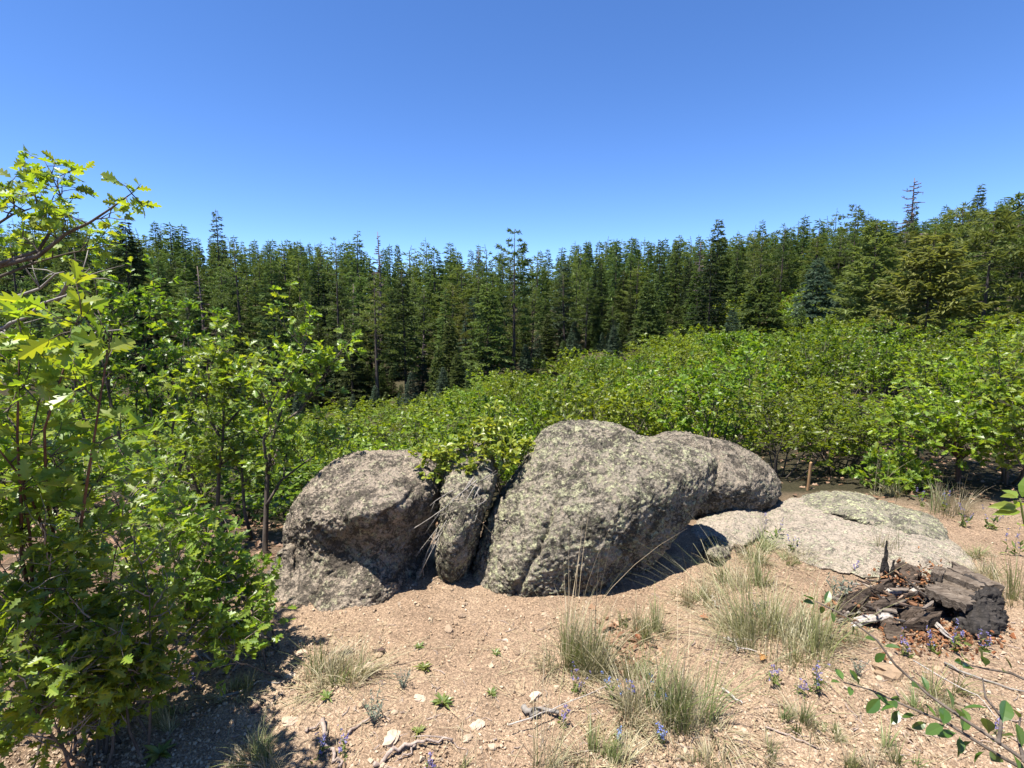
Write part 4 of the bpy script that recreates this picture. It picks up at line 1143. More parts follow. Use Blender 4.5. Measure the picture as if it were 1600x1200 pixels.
    st = [np.concatenate([np.array([b - [0, 0, .05]]), px_poly([(340, 800), (342, 740), (348, 690), (350, 640), (352, 590)], 3.9, 3.9, 2)]),
          px_poly([(348, 690), (330, 660), (322, 620), (330, 570)], 3.9, 3.8, 2), px_poly([(348, 670), (375, 640), (390, 600)], 3.9, 4.0, 2),
          np.concatenate([np.array([b + [.12, .1, -.05]]), px_poly([(382, 800), (378, 730), (380, 680), (392, 650)], 4.0, 4.1, 2)]), px_poly([(335, 810), (310, 770), (300, 740), (280, 720)], 3.9, 3.7, 2)]
    near_oak(107, "forked slim oak with several thin trunks, between the low mounds and the slim dark oak", b, st, [.02, .012, .012, .016, .016], 9, .34, 5, .17, 8, .06, 300, M_BARK, .4, "oak_tree", "oak tree")
    b = g_at(215, 4.6)
    st = [stem_curve(rng, b - [0, 0, .05], P(px, py, Y), 8, .06) for px, py, Y in ((190, 480, 4.6), (240, 495, 4.7), (290, 520, 4.8), (150, 470, 4.4), (210, 560, 4.4), (270, 590, 4.6), (120, 520, 4.2), (330, 530, 5.0))]
    near_oak(108, "tall spreading oak whose crown fills the gap under the bare boughs", b, st, .018, 9, .42, 5, .2, 8, .065, 300, M_BARK, .4, "oak_tree", "oak tree")
    # E: oaks right of the granite slab
    b = g_at(1497, 4.9)
    st = [np.concatenate([np.array([b - [0, 0, .05]]), px_poly([(1497, 760), (1498, 720), (1502, 690), (1510, 650), (1520, 610)], 4.9, 4.9, 2)])] + \
         [stem_curve(rng, P(1498, 715, 4.9), P(px, py, Y), 7, .06) for px, py, Y in ((1440, 640, 4.8), (1470, 610, 5.0), (1560, 640, 4.8), (1590, 620, 5.2), (1420, 680, 4.6), (1550, 590, 5.3), (1455, 690, 4.6), (1545, 695, 4.6), (1500, 660, 4.5))]
    near_oak(109, "single-trunk oak with a spreading crown right behind the stump side of the slab", b, st, [.03, .014], 8, .40, 4, .19, 7, .07, 300, M_REDBARK, .25, "oak_tree", "oak tree", mat=M_OAK)
    b = g_at(1400, 4.75)
    st = [stem_curve(rng, b + rng.normal(size=3) * [.12, .1, 0] - [0, 0, .04], P(px, py, Y), 7, .06) for px, py, Y in ((1375, 735, 4.7), (1410, 725, 4.7), (1440, 740, 4.8), (1360, 750, 4.8), (1425, 755, 4.55))]
    near_oak(110, "small low oak bush hugging the back edge of the lichen ledge", b, st, .012, 5, .2, 4, .12, 6, .07, 200, M_BARK, .3, mat=M_OAK)
    b = g_at(1620, 4.7)
    st = [stem_curve(rng, b + rng.normal(size=3) * [.12, .1, 0] - [0, 0, .04], P(px, py, Y), 7, .06) for px, py, Y in ((1560, 560, 4.7), (1600, 540, 4.8), (1640, 560, 4.6), (1590, 640, 4.3), (1570, 690, 4.3), (1650, 660, 4.4))]
    near_oak(111, "tall oak bush at the right edge beside the single-trunk oak", b, st, .014, 8, .38, 4, .19, 7, .07, 300, M_BARK, .35, mat=M_OAK)
    # crevice shrub
    b = P(757, 772, 3.32)
    st = [stem_curve(rng, b + rng.normal(size=3) * [.03, .03, .01], P(px, py, Y + .12), 7, .05) for px, py, Y in ((742, 690, 3.2), (760, 668, 3.3), (780, 690, 3.25), (800, 676, 3.35), (815, 700, 3.3), (748, 710, 3.1), (772, 655, 3.4), (728, 700, 3.2), (790, 712, 3.15))] + \
         [stem_curve(rng, b, P(px, py, Y + .22), 7, .05, .05) for px, py, Y in ((690, 708, 3.05), (665, 722, 3.0), (678, 738, 2.95), (705, 720, 3.0))]
    near_oak(112, "light green shrub growing from the crevice between the big boulders", b, st, .005, 4, .10, 3, .07, 7, .044, 300, M_BARK, .55, "shrub", "shrub", M_OAK_WARM, LEAF_OVAL, mesh_np("leaf", LEAF_OVAL[0], LEAF_OVAL[1], M_OAK_WARM), up=.3)
    mb = MB()
    for (x0, y0), (x1, y1) in (((740, 745), (655, 900)), ((735, 750), (668, 860)), ((745, 750), (690, 800)), ((725, 770), (640, 830)), ((720, 760), (672, 790)), ((750, 760), (700, 850)), ((700, 800), (650, 870)), ((745, 755), (720, 800)), ((690, 830), (662, 900)), ((760, 780), (735, 790)), ((755, 775), (742, 815)), ((750, 752), (775, 735))):
        q = stem_curve(rng, P(x0, y0, 3.05), P(x1, y1, 2.88), 6, .05, -.02); mb.add(*tube(q, np.linspace(.0045, .0015, 6), 4))
        for _ in range(4):
            k = rng.integers(1, 5); d = (q[-1] - q[0]) * .25 + runit(rng, 1)[0] * .08
            mb.add(*tube(np.stack([q[k], q[k] + d]), [.0022, .0009], 3))
    solo("dead_twigs", mb.mesh("dead_twigs", M_GREYTWIG, True), "dry grey twigs hanging in the dark gap beside the wedge rock", "twigs")
build_near_oaks()
#@@DETAIL
# ------------------------------------------------------------------ rotten stump
def build_stump():
    b = on_ground(1500, 1000)
    root = thing("tree_stump", "rotten charred tree stump with split grey top, in front of the granite slab", "stump", tuple(b))
    def piece(name, outline, Yc, front, mat, back, n=36, label=None, **kw):
        kw.setdefault("amp", .012); kw.setdefault("freq", 6); kw.setdefault("fine", .007); kw.setdefault("ex", 5); kw.setdefault("pw", .55); kw.setdefault("sharp", 0)
        me = rock_mesh(name, outline, Yc, front, mat, back, n, **kw)
        co = np.empty(len(me.vertices) * 3, np.float32); me.vertices.foreach_get("co", co)
        me.vertices.foreach_set("co", (co.reshape(-1, 3) - b.astype(np.float32)).ravel()); me.update()
        o = link(name, me, root)
        if label: o["label"] = label
    piece("charred_block", [(1498, 948), (1528, 928), (1558, 922), (1564, 950), (1563, 1000), (1548, 1015), (1522, 1006), (1502, 990)], 2.62,
          [(1510, 955, 2.52), (1550, 940, 2.52), (1525, 990, 2.40), (1555, 1000, 2.40), (1530, 960, 2.46)], M_CHAR, .25, amp=.02, fine=.012, cracks=[([(1528, 935), (1532, 1005)], 3, .02), ([(1548, 935), (1550, 1000)], 2.5, .015), ([(1512, 955), (1514, 990)], 2.5, .012)])
    piece("hollow_wall", [(1446, 935), (1475, 934), (1508, 945), (1512, 985), (1500, 998), (1470, 990), (1450, 965)], 2.75,
          [(1460, 945, 2.66), (1500, 950, 2.64), (1480, 980, 2.58)], M_CHAR, .12, fine=.012)
    brd = np.random.default_rng(17)
    def T(px, py, z): return P(px, py, gd(py) * (CAM_Z - z) / CAM_Z)
    def board(c, thick, nu=14, nv=7, ragged=.045, ridge=.005):
        """a split board: corner points left-near, left-far, right-far, right-near; fibre runs left to right"""
        c = np.asarray(c, float); u = np.linspace(0, 1, nu); w = np.linspace(0, 1, nv)
        rd = brd.normal(size=nv) * ridge; e0 = brd.normal(size=nv) * ragged; e1 = brd.normal(size=nv) * ragged
        U, Wv = np.meshgrid(u, w, indexing='ij')
        U = U * (1 + e1[None] - e0[None]) + e0[None] * (1 - U)
        top = (c[0] * (1 - Wv)[..., None] + c[1] * Wv[..., None]) * (1 - U)[..., None] + (c[3] * (1 - Wv)[..., None] + c[2] * Wv[..., None]) * U[..., None]
        top[..., 2] += rd[None] + brd.normal(size=U.shape) * ridge * .35
        edge = np.where((Wv == 0) | (Wv == 1), 1, 0)[..., None]
        top = top + edge * brd.normal(size=top.shape) * ridge * .5
        bot = top.copy(); bot[..., 2] -= thick * (1 + brd.normal(size=U.shape) * .22)
        bot += (c.mean(0) - bot) * np.array([.06, .06, 0])
        V = np.concatenate([top.reshape(-1, 3), bot.reshape(-1, 3)]); m = nu * nv; F = []
        for i in range(nu - 1):
            for j in range(nv - 1):
                q = [i * nv + j, (i + 1) * nv + j, (i + 1) * nv + j + 1, i * nv + j + 1]; F += [q, [k + m for k in q[::-1]]]
        for i in range(nu - 1):
            for j in (0, nv - 1):
                q = [i * nv + j, (i + 1) * nv + j, (i + 1) * nv + j + m, i * nv + j + m]; F.append(q[::-1] if j == 0 else q)
        for j in range(nv - 1):
            for i in (0, nu - 1):
                q = [i * nv + j, i * nv + j + 1, i * nv + j + 1 + m, i * nv + j + m]; F.append(q if i == 0 else q[::-1])
        return V, np.array(F)
    def put_board(name, c, thick, mat, label=None, **kw):
        V, F = board(c, thick, **kw); o = link(name, mesh_np(name, V - b, F, mat), root)
        if label: o["label"] = label
    for c, th, lb in (
        ([T(1446, 920, .135), T(1457, 911, .14), T(1522, 934, .14), T(1507, 947, .135)], .045, "nearest weathered grey plank of the split top"),
        ([T(1457, 911, .14), T(1470, 904, .14), T(1536, 920, .145), T(1523, 933, .14)], .05, "second grey plank of the split top"),
        ([T(1454, 896, .18), T(1460, 884, .19), T(1478, 890, .185), T(1473, 900, .18)], .06, "dark upright end of the standing strip"),
        ([T(1472, 897, .17), T(1480, 888, .175), T(1536, 911, .165), T(1528, 919, .16)], .045, "dark edged strip standing up behind the nearest planks"),
        ([T(1484, 889, .15), T(1494, 880, .15), T(1566, 914, .15), T(1542, 915, .15)], .05, "rear plank of the split top"),
        ([T(1524, 934, .135), T(1538, 918, .14), T(1566, 920, .14), T(1562, 940, .13)], .05, "outer end plank above the charred block")):
        put_board("plank", c, th, M_GREYWOOD, lb)
    # slivers of rotten wood heaped beside the stump
    mb = MB()
    for _ in range(150):
        px, py = brd.uniform(1308, 1462), 0; t = (px - 1308) / 154; py = 945 - 28 * t + brd.normal() * 15; z = abs(brd.normal()) * .035 + .01 + .05 * max(0, t - .3)
        p = T(px, py, z); a = -.25 + brd.normal() * .5; l = brd.uniform(.02, .09); w = brd.uniform(.006, .02)
        d = np.array([math.cos(a), math.sin(a), brd.normal() * .25]) * l; s = np.array([-math.sin(a), math.cos(a), brd.normal() * .4]) * w
        mb.add(*board([p - d / 2 - s / 2, p - d / 2 + s / 2, p + d / 2 + s / 2, p + d / 2 - s / 2], w * .7, 4, 3, .12, .002))
    V, F = mb.get(); o = link("rotten_slivers", mesh_np("rotten_slivers", V - b, F, M_ROTSLIVER), root); o["kind"] = "stuff"
    for px0, py0, px1, py1, w in ((1312, 948, 1358, 928, .03), (1330, 932, 1392, 912, .028), (1352, 950, 1400, 934, .03), (1408, 922, 1440, 912, .03), (1404, 958, 1452, 950, .04), (1425, 972, 1462, 962, .03)):
        p, q = T(px0, py0, .05), T(px1, py1, .07); s = np.cross(q - p, [0, 0, 1.0]); s = s / np.linalg.norm(s) * w
        put_board("rotten_slab", [p + s, p - s, q - s, q + s], .05, M_ROT, nu=12, nv=7, ragged=.14, ridge=.009)
    mb = MB()
    for px, py, top, rr, lean in ((1384, 908, 847, .030, -.02), (1391, 908, 876, .022, .01), (1378, 910, 872, .02, -.01)):
        f = T(px, py, .02); h = float(P(px, top, f[1])[2]); z = np.linspace(-.03, h, 9); t = np.linspace(0, 1, 9)
        V, F = tube(np.stack([f[0] + lean * t, f[1] + 0 * t, z], 1), rr * (1 - t ** 1.3 * .93), 8); V = V + brd.normal(size=V.shape) * rr * .16; V[:, 1] = f[1] + (V[:, 1] - f[1]) * .55; mb.add(V - b, F)
    V, F = mb.get(); o = link("splinter", mesh_np("splinter", V, F, M_CHAR), root); o["label"] = "upright pointed charred splinter"
    piece("bark_chunk", [(1405, 893), (1425, 886), (1438, 893), (1440, 905), (1425, 910), (1408, 905)], 2.95, [(1420, 890, 2.93), (1425, 904, 2.82)], M_ROT, .07, 20)
    piece("bark_chunk", [(1380, 985), (1398, 972), (1412, 978), (1414, 998), (1405, 1010), (1385, 1002)], 2.5, [(1396, 975, 2.50), (1395, 1000, 2.40)], M_ROT, .07, 24, label="small square block with a pale top")
    rng = np.random.default_rng(91)
    mb = MB(); V, F = stone_proto(rng, 1)
    def heap(n, cx, cy, sx, sy, lift, s0):
        ps = [];
        for _ in range(n):
            px, py = cx + rng.normal() * sx, cy + rng.normal() * sy
            p = on_ground(px, py + 14); p = p + [0, 0, abs(rng.normal()) * lift]; ps.append(p)
        ps = np.array(ps) - b
        mb.add(*stamp(V, F, frames(runit(rng, n), runit(rng, n)), ps, s0 * rng.uniform(.5, 1.4, (n, 1)) * np.stack([rng.uniform(1, 2.6, n), rng.uniform(.5, 1, n), rng.uniform(.4, .9, n)], 1)))
    heap(420, 1425, 908, 28, 12, .06, .010)
    heap(260, 1360, 938, 34, 13, .03, .009)
    heap(480, 1470, 985, 50, 14, .02, .010)
    o = link("rot_crumbs", mb.mesh("rot_crumbs", M_ROTRED), root); o["kind"] = "stuff"
    for (x0, y0), (x1, y1), w, lift, lb in (((1334, 968), (1402, 958), .017, .03, "long bleached splinter of wood lying beside the rotten stump"), ((1350, 955), (1398, 945), .014, .05, "shorter bleached splinter lying on the crumbling log flank"),
                                  ((1306, 950), (1316, 925), .014, .02, "short pale splinter at the outer end of the rotten log"), ((1452, 968), (1486, 1002), .011, .05, "grey splinter leaning on the debris below the hollow stump"), ((1330, 972), (1362, 962), .012, .015, "pale chip tucked under the long bleached splinter")):
        p, q = on_ground(x0, y0 + 12), on_ground(x1, y1 + 12); p[2] += lift; q[2] += lift
        mb = MB(); cc = stem_curve(rng, p, q, 7, .04); t = tube(cc, w * np.array([.35, .8, 1, .9, 1, .6, .2]), 6); mb.add(*t)
        t2 = tube(cc + [0.004, .012, .012], w * .7 * np.array([.3, .8, .7, 1, .6, .5, .2]), 5); mb.add(*t2)
        solo("wood_splinter", mb.mesh("wood_splinter", M_PALEWOOD), lb, "wood")
build_stump()

# ------------------------------------------------------------------ grass, flowers and small plants
def blades(rng, n, r0, L, lean=.6, w=.0022, seg=4, droop=.35, up=1.0, ell=1.0):
    a = rng.uniform(0, 6.28, n); r = r0 * np.sqrt(rng.uniform(0, 1, n))
    k = max(3, n // 45); ca = rng.uniform(0, 6.28, k); cr = r0 * np.sqrt(rng.uniform(0, 1, k)); ci = rng.integers(0, k, n); hgt = rng.uniform(.45, 1.15, k); tilt = rng.normal(size=(k, 3)) * [.55, .55, 0]
    base = np.stack([(np.cos(ca) * cr)[ci] * ell * 1.15 + np.cos(a) * r * .35, (np.sin(ca) * cr)[ci] * 1.15 + np.sin(a) * r * .35, np.full(n, -.006)], 1)
    out = .55 * np.stack([np.cos(a), np.sin(a), 0 * a], 1) + .5 * np.stack([(np.cos(ca) * cr)[ci], (np.sin(ca) * cr)[ci], 0 * a], 1) / max(r0, 1e-3) + tilt[ci] + .45 * np.stack([rng.normal(size=n), rng.normal(size=n), 0 * a], 1)
    l = L * rng.uniform(.35, 1.1, n) * hgt[ci]; ln = lean * rng.uniform(.1, 1.2, n)
    t = np.linspace(0, 1, seg + 1)[None, :, None]
    side = np.stack([-out[:, 1], out[:, 0], 0 * a], 1); side /= np.linalg.norm(side, axis=1)[:, None] + 1e-9
    tw = rng.uniform(-1, 1, (n, 1)); side = side + out * tw; side /= np.linalg.norm(side, axis=1)[:, None] + 1e-9
    cen = base[:, None] + out[:, None] * (ln * l)[:, None, None] * t ** 1.5 + np.array([0, 0, up]) * l[:, None, None] * (t - droop * (ln[:, None, None]) * t ** 2.2)
    wd = w * rng.uniform(.7, 1.3, n)[:, None, None] * (1 - t ** 2.5 * .92)
    Lf = cen - side[:, None] * wd; Rt = cen + side[:, None] * wd
    V = np.stack([Lf, Rt], 2).reshape(n, -1, 3); k = 2 * (seg + 1)
    f = []
    for s in range(seg): f += [(2 * s, 2 * s + 1, 2 * s + 3), (2 * s, 2 * s + 3, 2 * s + 2)]
    F = np.array(f)[None] + (np.arange(n) * k)[:, None, None]
    return V.reshape(-1, 3), F.reshape(-1, 3)

def place(name, me, px, py, label, cat, group=None, rz=0):
    p = on_ground(px, py); o = link(name, me, None, tuple(p)); o.rotation_euler = (0, 0, rz); return tag(o, label, cat, group)

def tuft(rng, px, py, width, height, n, label, green=.5, dry=.3, stalks=0, stalk_h=1.7, w=.0018, lean=.7, name="grass_tuft"):
    p = on_ground(px, py); m = p[1] / FPX
    r = width * m * .52; L = height * m * 1.2
    root = thing(name, label, "grass tuft", tuple(p))
    n = int(n * 1.15); ng = int(n * green * .55); nd = n - ng
    mb = MB(); mb.add(*blades(rng, ng, r * .55, L * .95, lean * r / max(L, .01) * 1.6, w * .8, ell=1.3)); link("green_blades", mb.mesh("green_blades", M_GRASSGREEN), root)
    mb = MB(); mb.add(*blades(rng, nd, r * .7, L * .85, lean * r / max(L, .01) * 2.3, w * .72, droop=.5, ell=1.3)); mb.add(*blades(rng, nd // 3, r * .8, L * .35, 1.6, w, droop=.6, ell=1.3)); link("dry_blades", mb.mesh("dry_blades", M_GRASS), root)
    if stalks:
        mb = MB(); mb.add(*blades(rng, stalks, r * .5, L * stalk_h * 1.25, .5, w * .75, 6, .45)); link("stalks", mb.mesh("stalks", M_STRAW), root)
    return root

def build_grass():
    rng = np.random.default_rng(52)
    T = [
        (905, 1040, 110, 120, 620, "tall grass tuft with long pale stalks in front of the largest boulder", .6, 26, 1.7),
        (1050, 1120, 140, 130, 760, "wide grass tuft with blue flowers at its foot, nearest the photo's bottom centre", .6, 14, 1.5),
        (1215, 1010, 165, 120, 950, "biggest spreading grass tuft, between the overhang and the stump", .55, 16, 1.4),
        (1165, 920, 90, 70, 380, "grey green grass tuft just behind the biggest spreading tuft", .5, 3, 1.4),
        (1000, 985, 80, 70, 300, "thin green grass at the edge of the shadow below the overhang", .7, 5, 1.5),
        (1085, 938, 56, 50, 260, "small pale radiating grass tuft at the shadow's edge", .35, 5, 1.9),
        (1200, 868, 110, 45, 480, "short bright green turf in front of the low pinkish rock", .75, 3, 1.4),
        (1245, 880, 50, 26, 240, "small low mat of green grass touching the pinkish slab", .85, 0, 1),
        (525, 1055, 100, 75, 480, "wispy grey green grass tuft at the foot of the rounded boulder", .45, 4, 1.3),
        (378, 1080, 66, 48, 260, "greenish grass tuft beside a thin dark stick near the oak mound", .7, 0, 1),
        (405, 1200, 105, 60, 420, "bright green grass tuft at the bottom edge left of the forked stick", .8, 0, 1),
        (270, 1125, 56, 50, 200, "half shaded grass tuft under the oak mound's rim", .6, 0, 1),
        (940, 1190, 90, 70, 300, "yellow green low grass clump at the bottom edge below the blue flowers", .75, 2, 1.6),
        (845, 1215, 90, 120, 90, "sparse straw stalks at the bottom edge left of the yellow green clump", .2, 12, 1.6),
        (1250, 1135, 66, 50, 240, "low moss green clump below the violet spikes", .85, 0, 1),
        (1295, 1150, 40, 30, 150, "tiny green clump right beside the low moss green clump", .9, 0, 1),
        (1480, 1085, 80, 45, 260, "yellow green low clump below the stump debris", .85, 0, 1),
        (1345, 1200, 52, 40, 170, "small yellow green clump at the bottom edge near the leafy branch", .85, 0, 1),
        (1590, 940, 70, 80, 260, "grass tuft at the right edge beside the stump", .5, 3, 1.6),
        (1386, 872, 40, 60, 70, "few thin green blades behind the pointed charred splinter", .6, 3, 1.4),
        (1525, 868, 56, 30, 180, "low green clump on soil behind the stump", .85, 0, 1),
        (1475, 800, 60, 60, 160, "pale straw grass under the oaks behind the lichen ledge", .3, 6, 1.4),
        (1385, 775, 50, 50, 160, "buff dry grass between the low oak bush and the ledge", .2, 4, 1.3),
        (1560, 905, 60, 40, 180, "mixed low grass between the stump and the right edge grass", .5, 2, 1.6),
        (1452, 1112, 60, 40, 170, "low green clump half hidden by the leafy corner branch", .85, 0, 1),
        (1405, 1185, 66, 46, 190, "yellow green tuft below the leafy corner branch at the bottom edge", .8, 2, 1.4),
        (1198, 1180, 50, 40, 150, "small straw coloured tuft at the bottom edge right of the grey stalk's start", .3, 2, 1.4),
        (1110, 1195, 70, 60, 200, "ragged straw tuft at the bottom edge below the wide flowered tuft", .35, 5, 1.5),
        (735, 1200, 50, 34, 130, "small straw tuft at the bottom edge right of the long brown stick", .35, 2, 1.4),
        (1340, 1000, 44, 36, 140, "small dry tuft between the sage plant and the corner branch tip", .4, 1, 1.4),
        (1155, 985, 60, 55, 190, "ragged straw clump at the flank of the biggest spreading tuft", .3, 4, 1.4),
        (965, 1060, 80, 70, 260, "matted straw clump filling the gap between the two front tufts", .3, 5, 1.5),
        (1430, 815, 26, 26, 90, "tiny green tuft rooted in the crack of the lichen ledge", .9, 0, 1),
    ]
    for px, py, wd, ht, n, lb, gr, st, sh in T: tuft(rng, px, py, wd, ht, n, lb, gr, .3, st, sh)
    # single long straw stalks
    for pl, lb in (([(1000, 940), (960, 905), (915, 880), (880, 868)], None),):
        pass
    # small rosettes
    for px, py, s, lb in ((662, 1045, 40, "bright green rosette alone on the gravel below the wedge rock"), (510, 1092, 32, "small green rosette under the wispy grey green tuft"), (692, 1100, 42, "leafy green rosette pair left of the bottom middle gravel"),
                          (655, 1145, 30, "olive rosette beside the brown forked stick"), (775, 1022, 22, "tiny rosette near the white pebble"), (768, 1085, 24, "tiny yellow green rosette on the open gravel"), (250, 1180, 60, "broad shaded leafy rosette at the lower left corner ground"), (655, 1012, 24, "smallest sprig just above the bright green rosette")):
        p = on_ground(px, py); m = p[1] / FPX * s
        n = 26; a = rng.uniform(0, 6.28, n); d = np.stack([np.cos(a), np.sin(a), rng.uniform(.2, 1.3, n)], 1)
        V, F = stamp(LEAF_LANCE[0], LEAF_LANCE[1], frames(d, np.tile([0, 0, 1.0], (n, 1)) + .2 * runit(rng, n)), np.zeros((n, 3)) + [0, 0, .003], m * rng.uniform(.25, .55, n))
        solo_o = link("rosette_plant", mesh_np("rosette_plant", V, F, M_ROSETTE), None, tuple(p)); tag(solo_o, lb, "plant")
    # grey green sage like plants
    for px, py, s, lb in ((1310, 945, 60, "grey green sage plant left of the rotten log"), (1340, 1055, 34, "little grey green sprig above the leafy branch"), (585, 1130, 62, "grey half dead bushlet on the left middle gravel"), (630, 1075, 40, "thin grey sprig left of the bright green rosette"), (400, 960, 50, "grey green sprig in the shade beside the rock sliver"), (1185, 965, 40, "dusty grey sprig inside the rim of the biggest tuft")):
        p = on_ground(px, py); m = p[1] / FPX * s
        n = 150; t = rng.uniform(0, 1, n); k = rng.integers(0, 9, n); aa = k * .7; dirs = np.stack([np.cos(aa) * .45, np.sin(aa) * .45, np.ones(n)], 1)
        pos = dirs * (t * m)[:, None] * (.6 + .05 * k)[:, None]
        V, F = stamp(LEAF_LANCE[0], LEAF_LANCE[1], frames(runit(rng, n) + [0, 0, .8], runit(rng, n)), pos, m * .13 * rng.uniform(.6, 1.2, n))
        root = thing("grey_plant", lb, "plant", tuple(p))
        link("leaves", mesh_np("leaves", V, F, M_GREYPLANT), root)
        mb = MB()
        for j in range(9): mb.add(*tube(np.array([[0, 0, 0], [math.cos(j * .7) * .45, math.sin(j * .7) * .45, 1]]) * m * (.6 + .05 * j), [.0012, .0006], 3))
        link("stems", mb.mesh("stems", M_GREYTWIG), root)
    # flowers
    fl = [(898, 1080, 46, 0, "violet flowers at the left foot of the tall stalked tuft"), (880, 1135, 40, 0, "pale violet flower cluster beside the bark piece"), (962, 1100, 50, 1, "blue flowers left of the wide flowered tuft"), (985, 1090, 40, 1, "blue flower spike between the two grass tufts"),
          (1030, 1105, 48, 1, "bright blue flower spike on the wide tuft's front"), (963, 1165, 40, 1, "blue flower alone at the bottom, left of the blue pair"), (1035, 1165, 44, 1, "blue flower pair at the foot of the wide tuft"),
          (1215, 1075, 46, 0, "thin violet spike below the biggest tuft's left foot"), (1272, 1080, 60, 0, "tallest violet flower spike below the biggest tuft"), (1250, 1090, 34, 0, "short violet flowers beside the tallest spike"),
          (1420, 1030, 44, 0, "violet flowers below the square wood block"), (1458, 1020, 44, 0, "violet flowers in the debris below the hollow stump"), (1495, 1018, 56, 0, "dense violet flowers under the charred stump wall"), (1530, 1015, 44, 0, "violet flowers at the right foot of the stump"),
          (1212, 845, 46, 0, "violet flowers on the short turf beside the slab"), (1240, 862, 34, 0, "violet flowers at the slab's lower edge"), (500, 1180, 44, 0, "violet flowers left of the upright forked stick"), (540, 1180, 44, 0, "violet flowers right of the upright forked stick"), (672, 1205, 34, 0, "violet flowers at the bottom edge near the long brown stick"),
          (372, 985, 20, 0, "tiny violet flower by the dead twig tangle"), (300, 1075, 20, 0, "tiny violet flower at the shade's edge"), (1478, 800, 36, 0, "violet flowers in the shade of the single-trunk oak"), (1505, 822, 44, 0, "violet flowers beyond the lichen ledge's end"), (1545, 826, 44, 0, "violet flowers between the oak shade and the open soil"), (1582, 868, 44, 0, "violet flowers at the right edge above the grass"), (1440, 790, 30, 0, "violet flowers peeping over the lichen ledge"), (1340, 895, 24, 0, "small violet flower beside the charred splinter"), (1565, 1150, 30, 0, "violet flower among the leafy branch at the corner")]
    for px, py, h, blue, lb in fl:
        p = on_ground(px, py); m = p[1] / FPX * h
        root = thing("wildflower", lb, "flower", tuple(p)); mb = MB(); hb = MB()
        for s in range(3 if h > 30 else 2):
            e = np.array([rng.normal() * .25, rng.normal() * .25, 1.0]) * m * rng.uniform(.75, 1.1)
            q = stem_curve(rng, (rng.normal() * .01, rng.normal() * .01, -.005), e, 5, .05); mb.add(*tube(q, np.linspace(.0013, .0007, 5), 3))
            n = 7; t = rng.uniform(.35, 1.0, n); pos = np.stack([np.interp(t, np.linspace(0, 1, 5), q[:, c]) for c in range(3)], 1)
            for j in range(n):
                c = pos[j] + runit(rng, 1)[0] * .006
                nn = 5; d = runit(rng, nn) * .9 + [0, 0, .2]
                hb.add(*stamp(LEAF_OVAL[0], LEAF_OVAL[1], frames(d, runit(rng, nn)), np.tile(c, (nn, 1)), .0075 * rng.uniform(.7, 1.2, nn)))
            nl = 6; u = rng.uniform(0, .5, nl); pl = np.stack([np.interp(u, np.linspace(0, 1, 5), q[:, c]) for c in range(3)], 1)
            lv = stamp(LEAF_LANCE[0], LEAF_LANCE[1], frames(runit(rng, nl) + [0, 0, .5], runit(rng, nl)), pl, m * .3 * rng.uniform(.6, 1.1, nl)); mb.add(*lv)
        link("stems", mb.mesh("stems", M_ROSETTE), root); link("blossoms", hb.mesh("blossoms", M_BLUEPETAL if blue else M_PETAL), root)
build_grass()

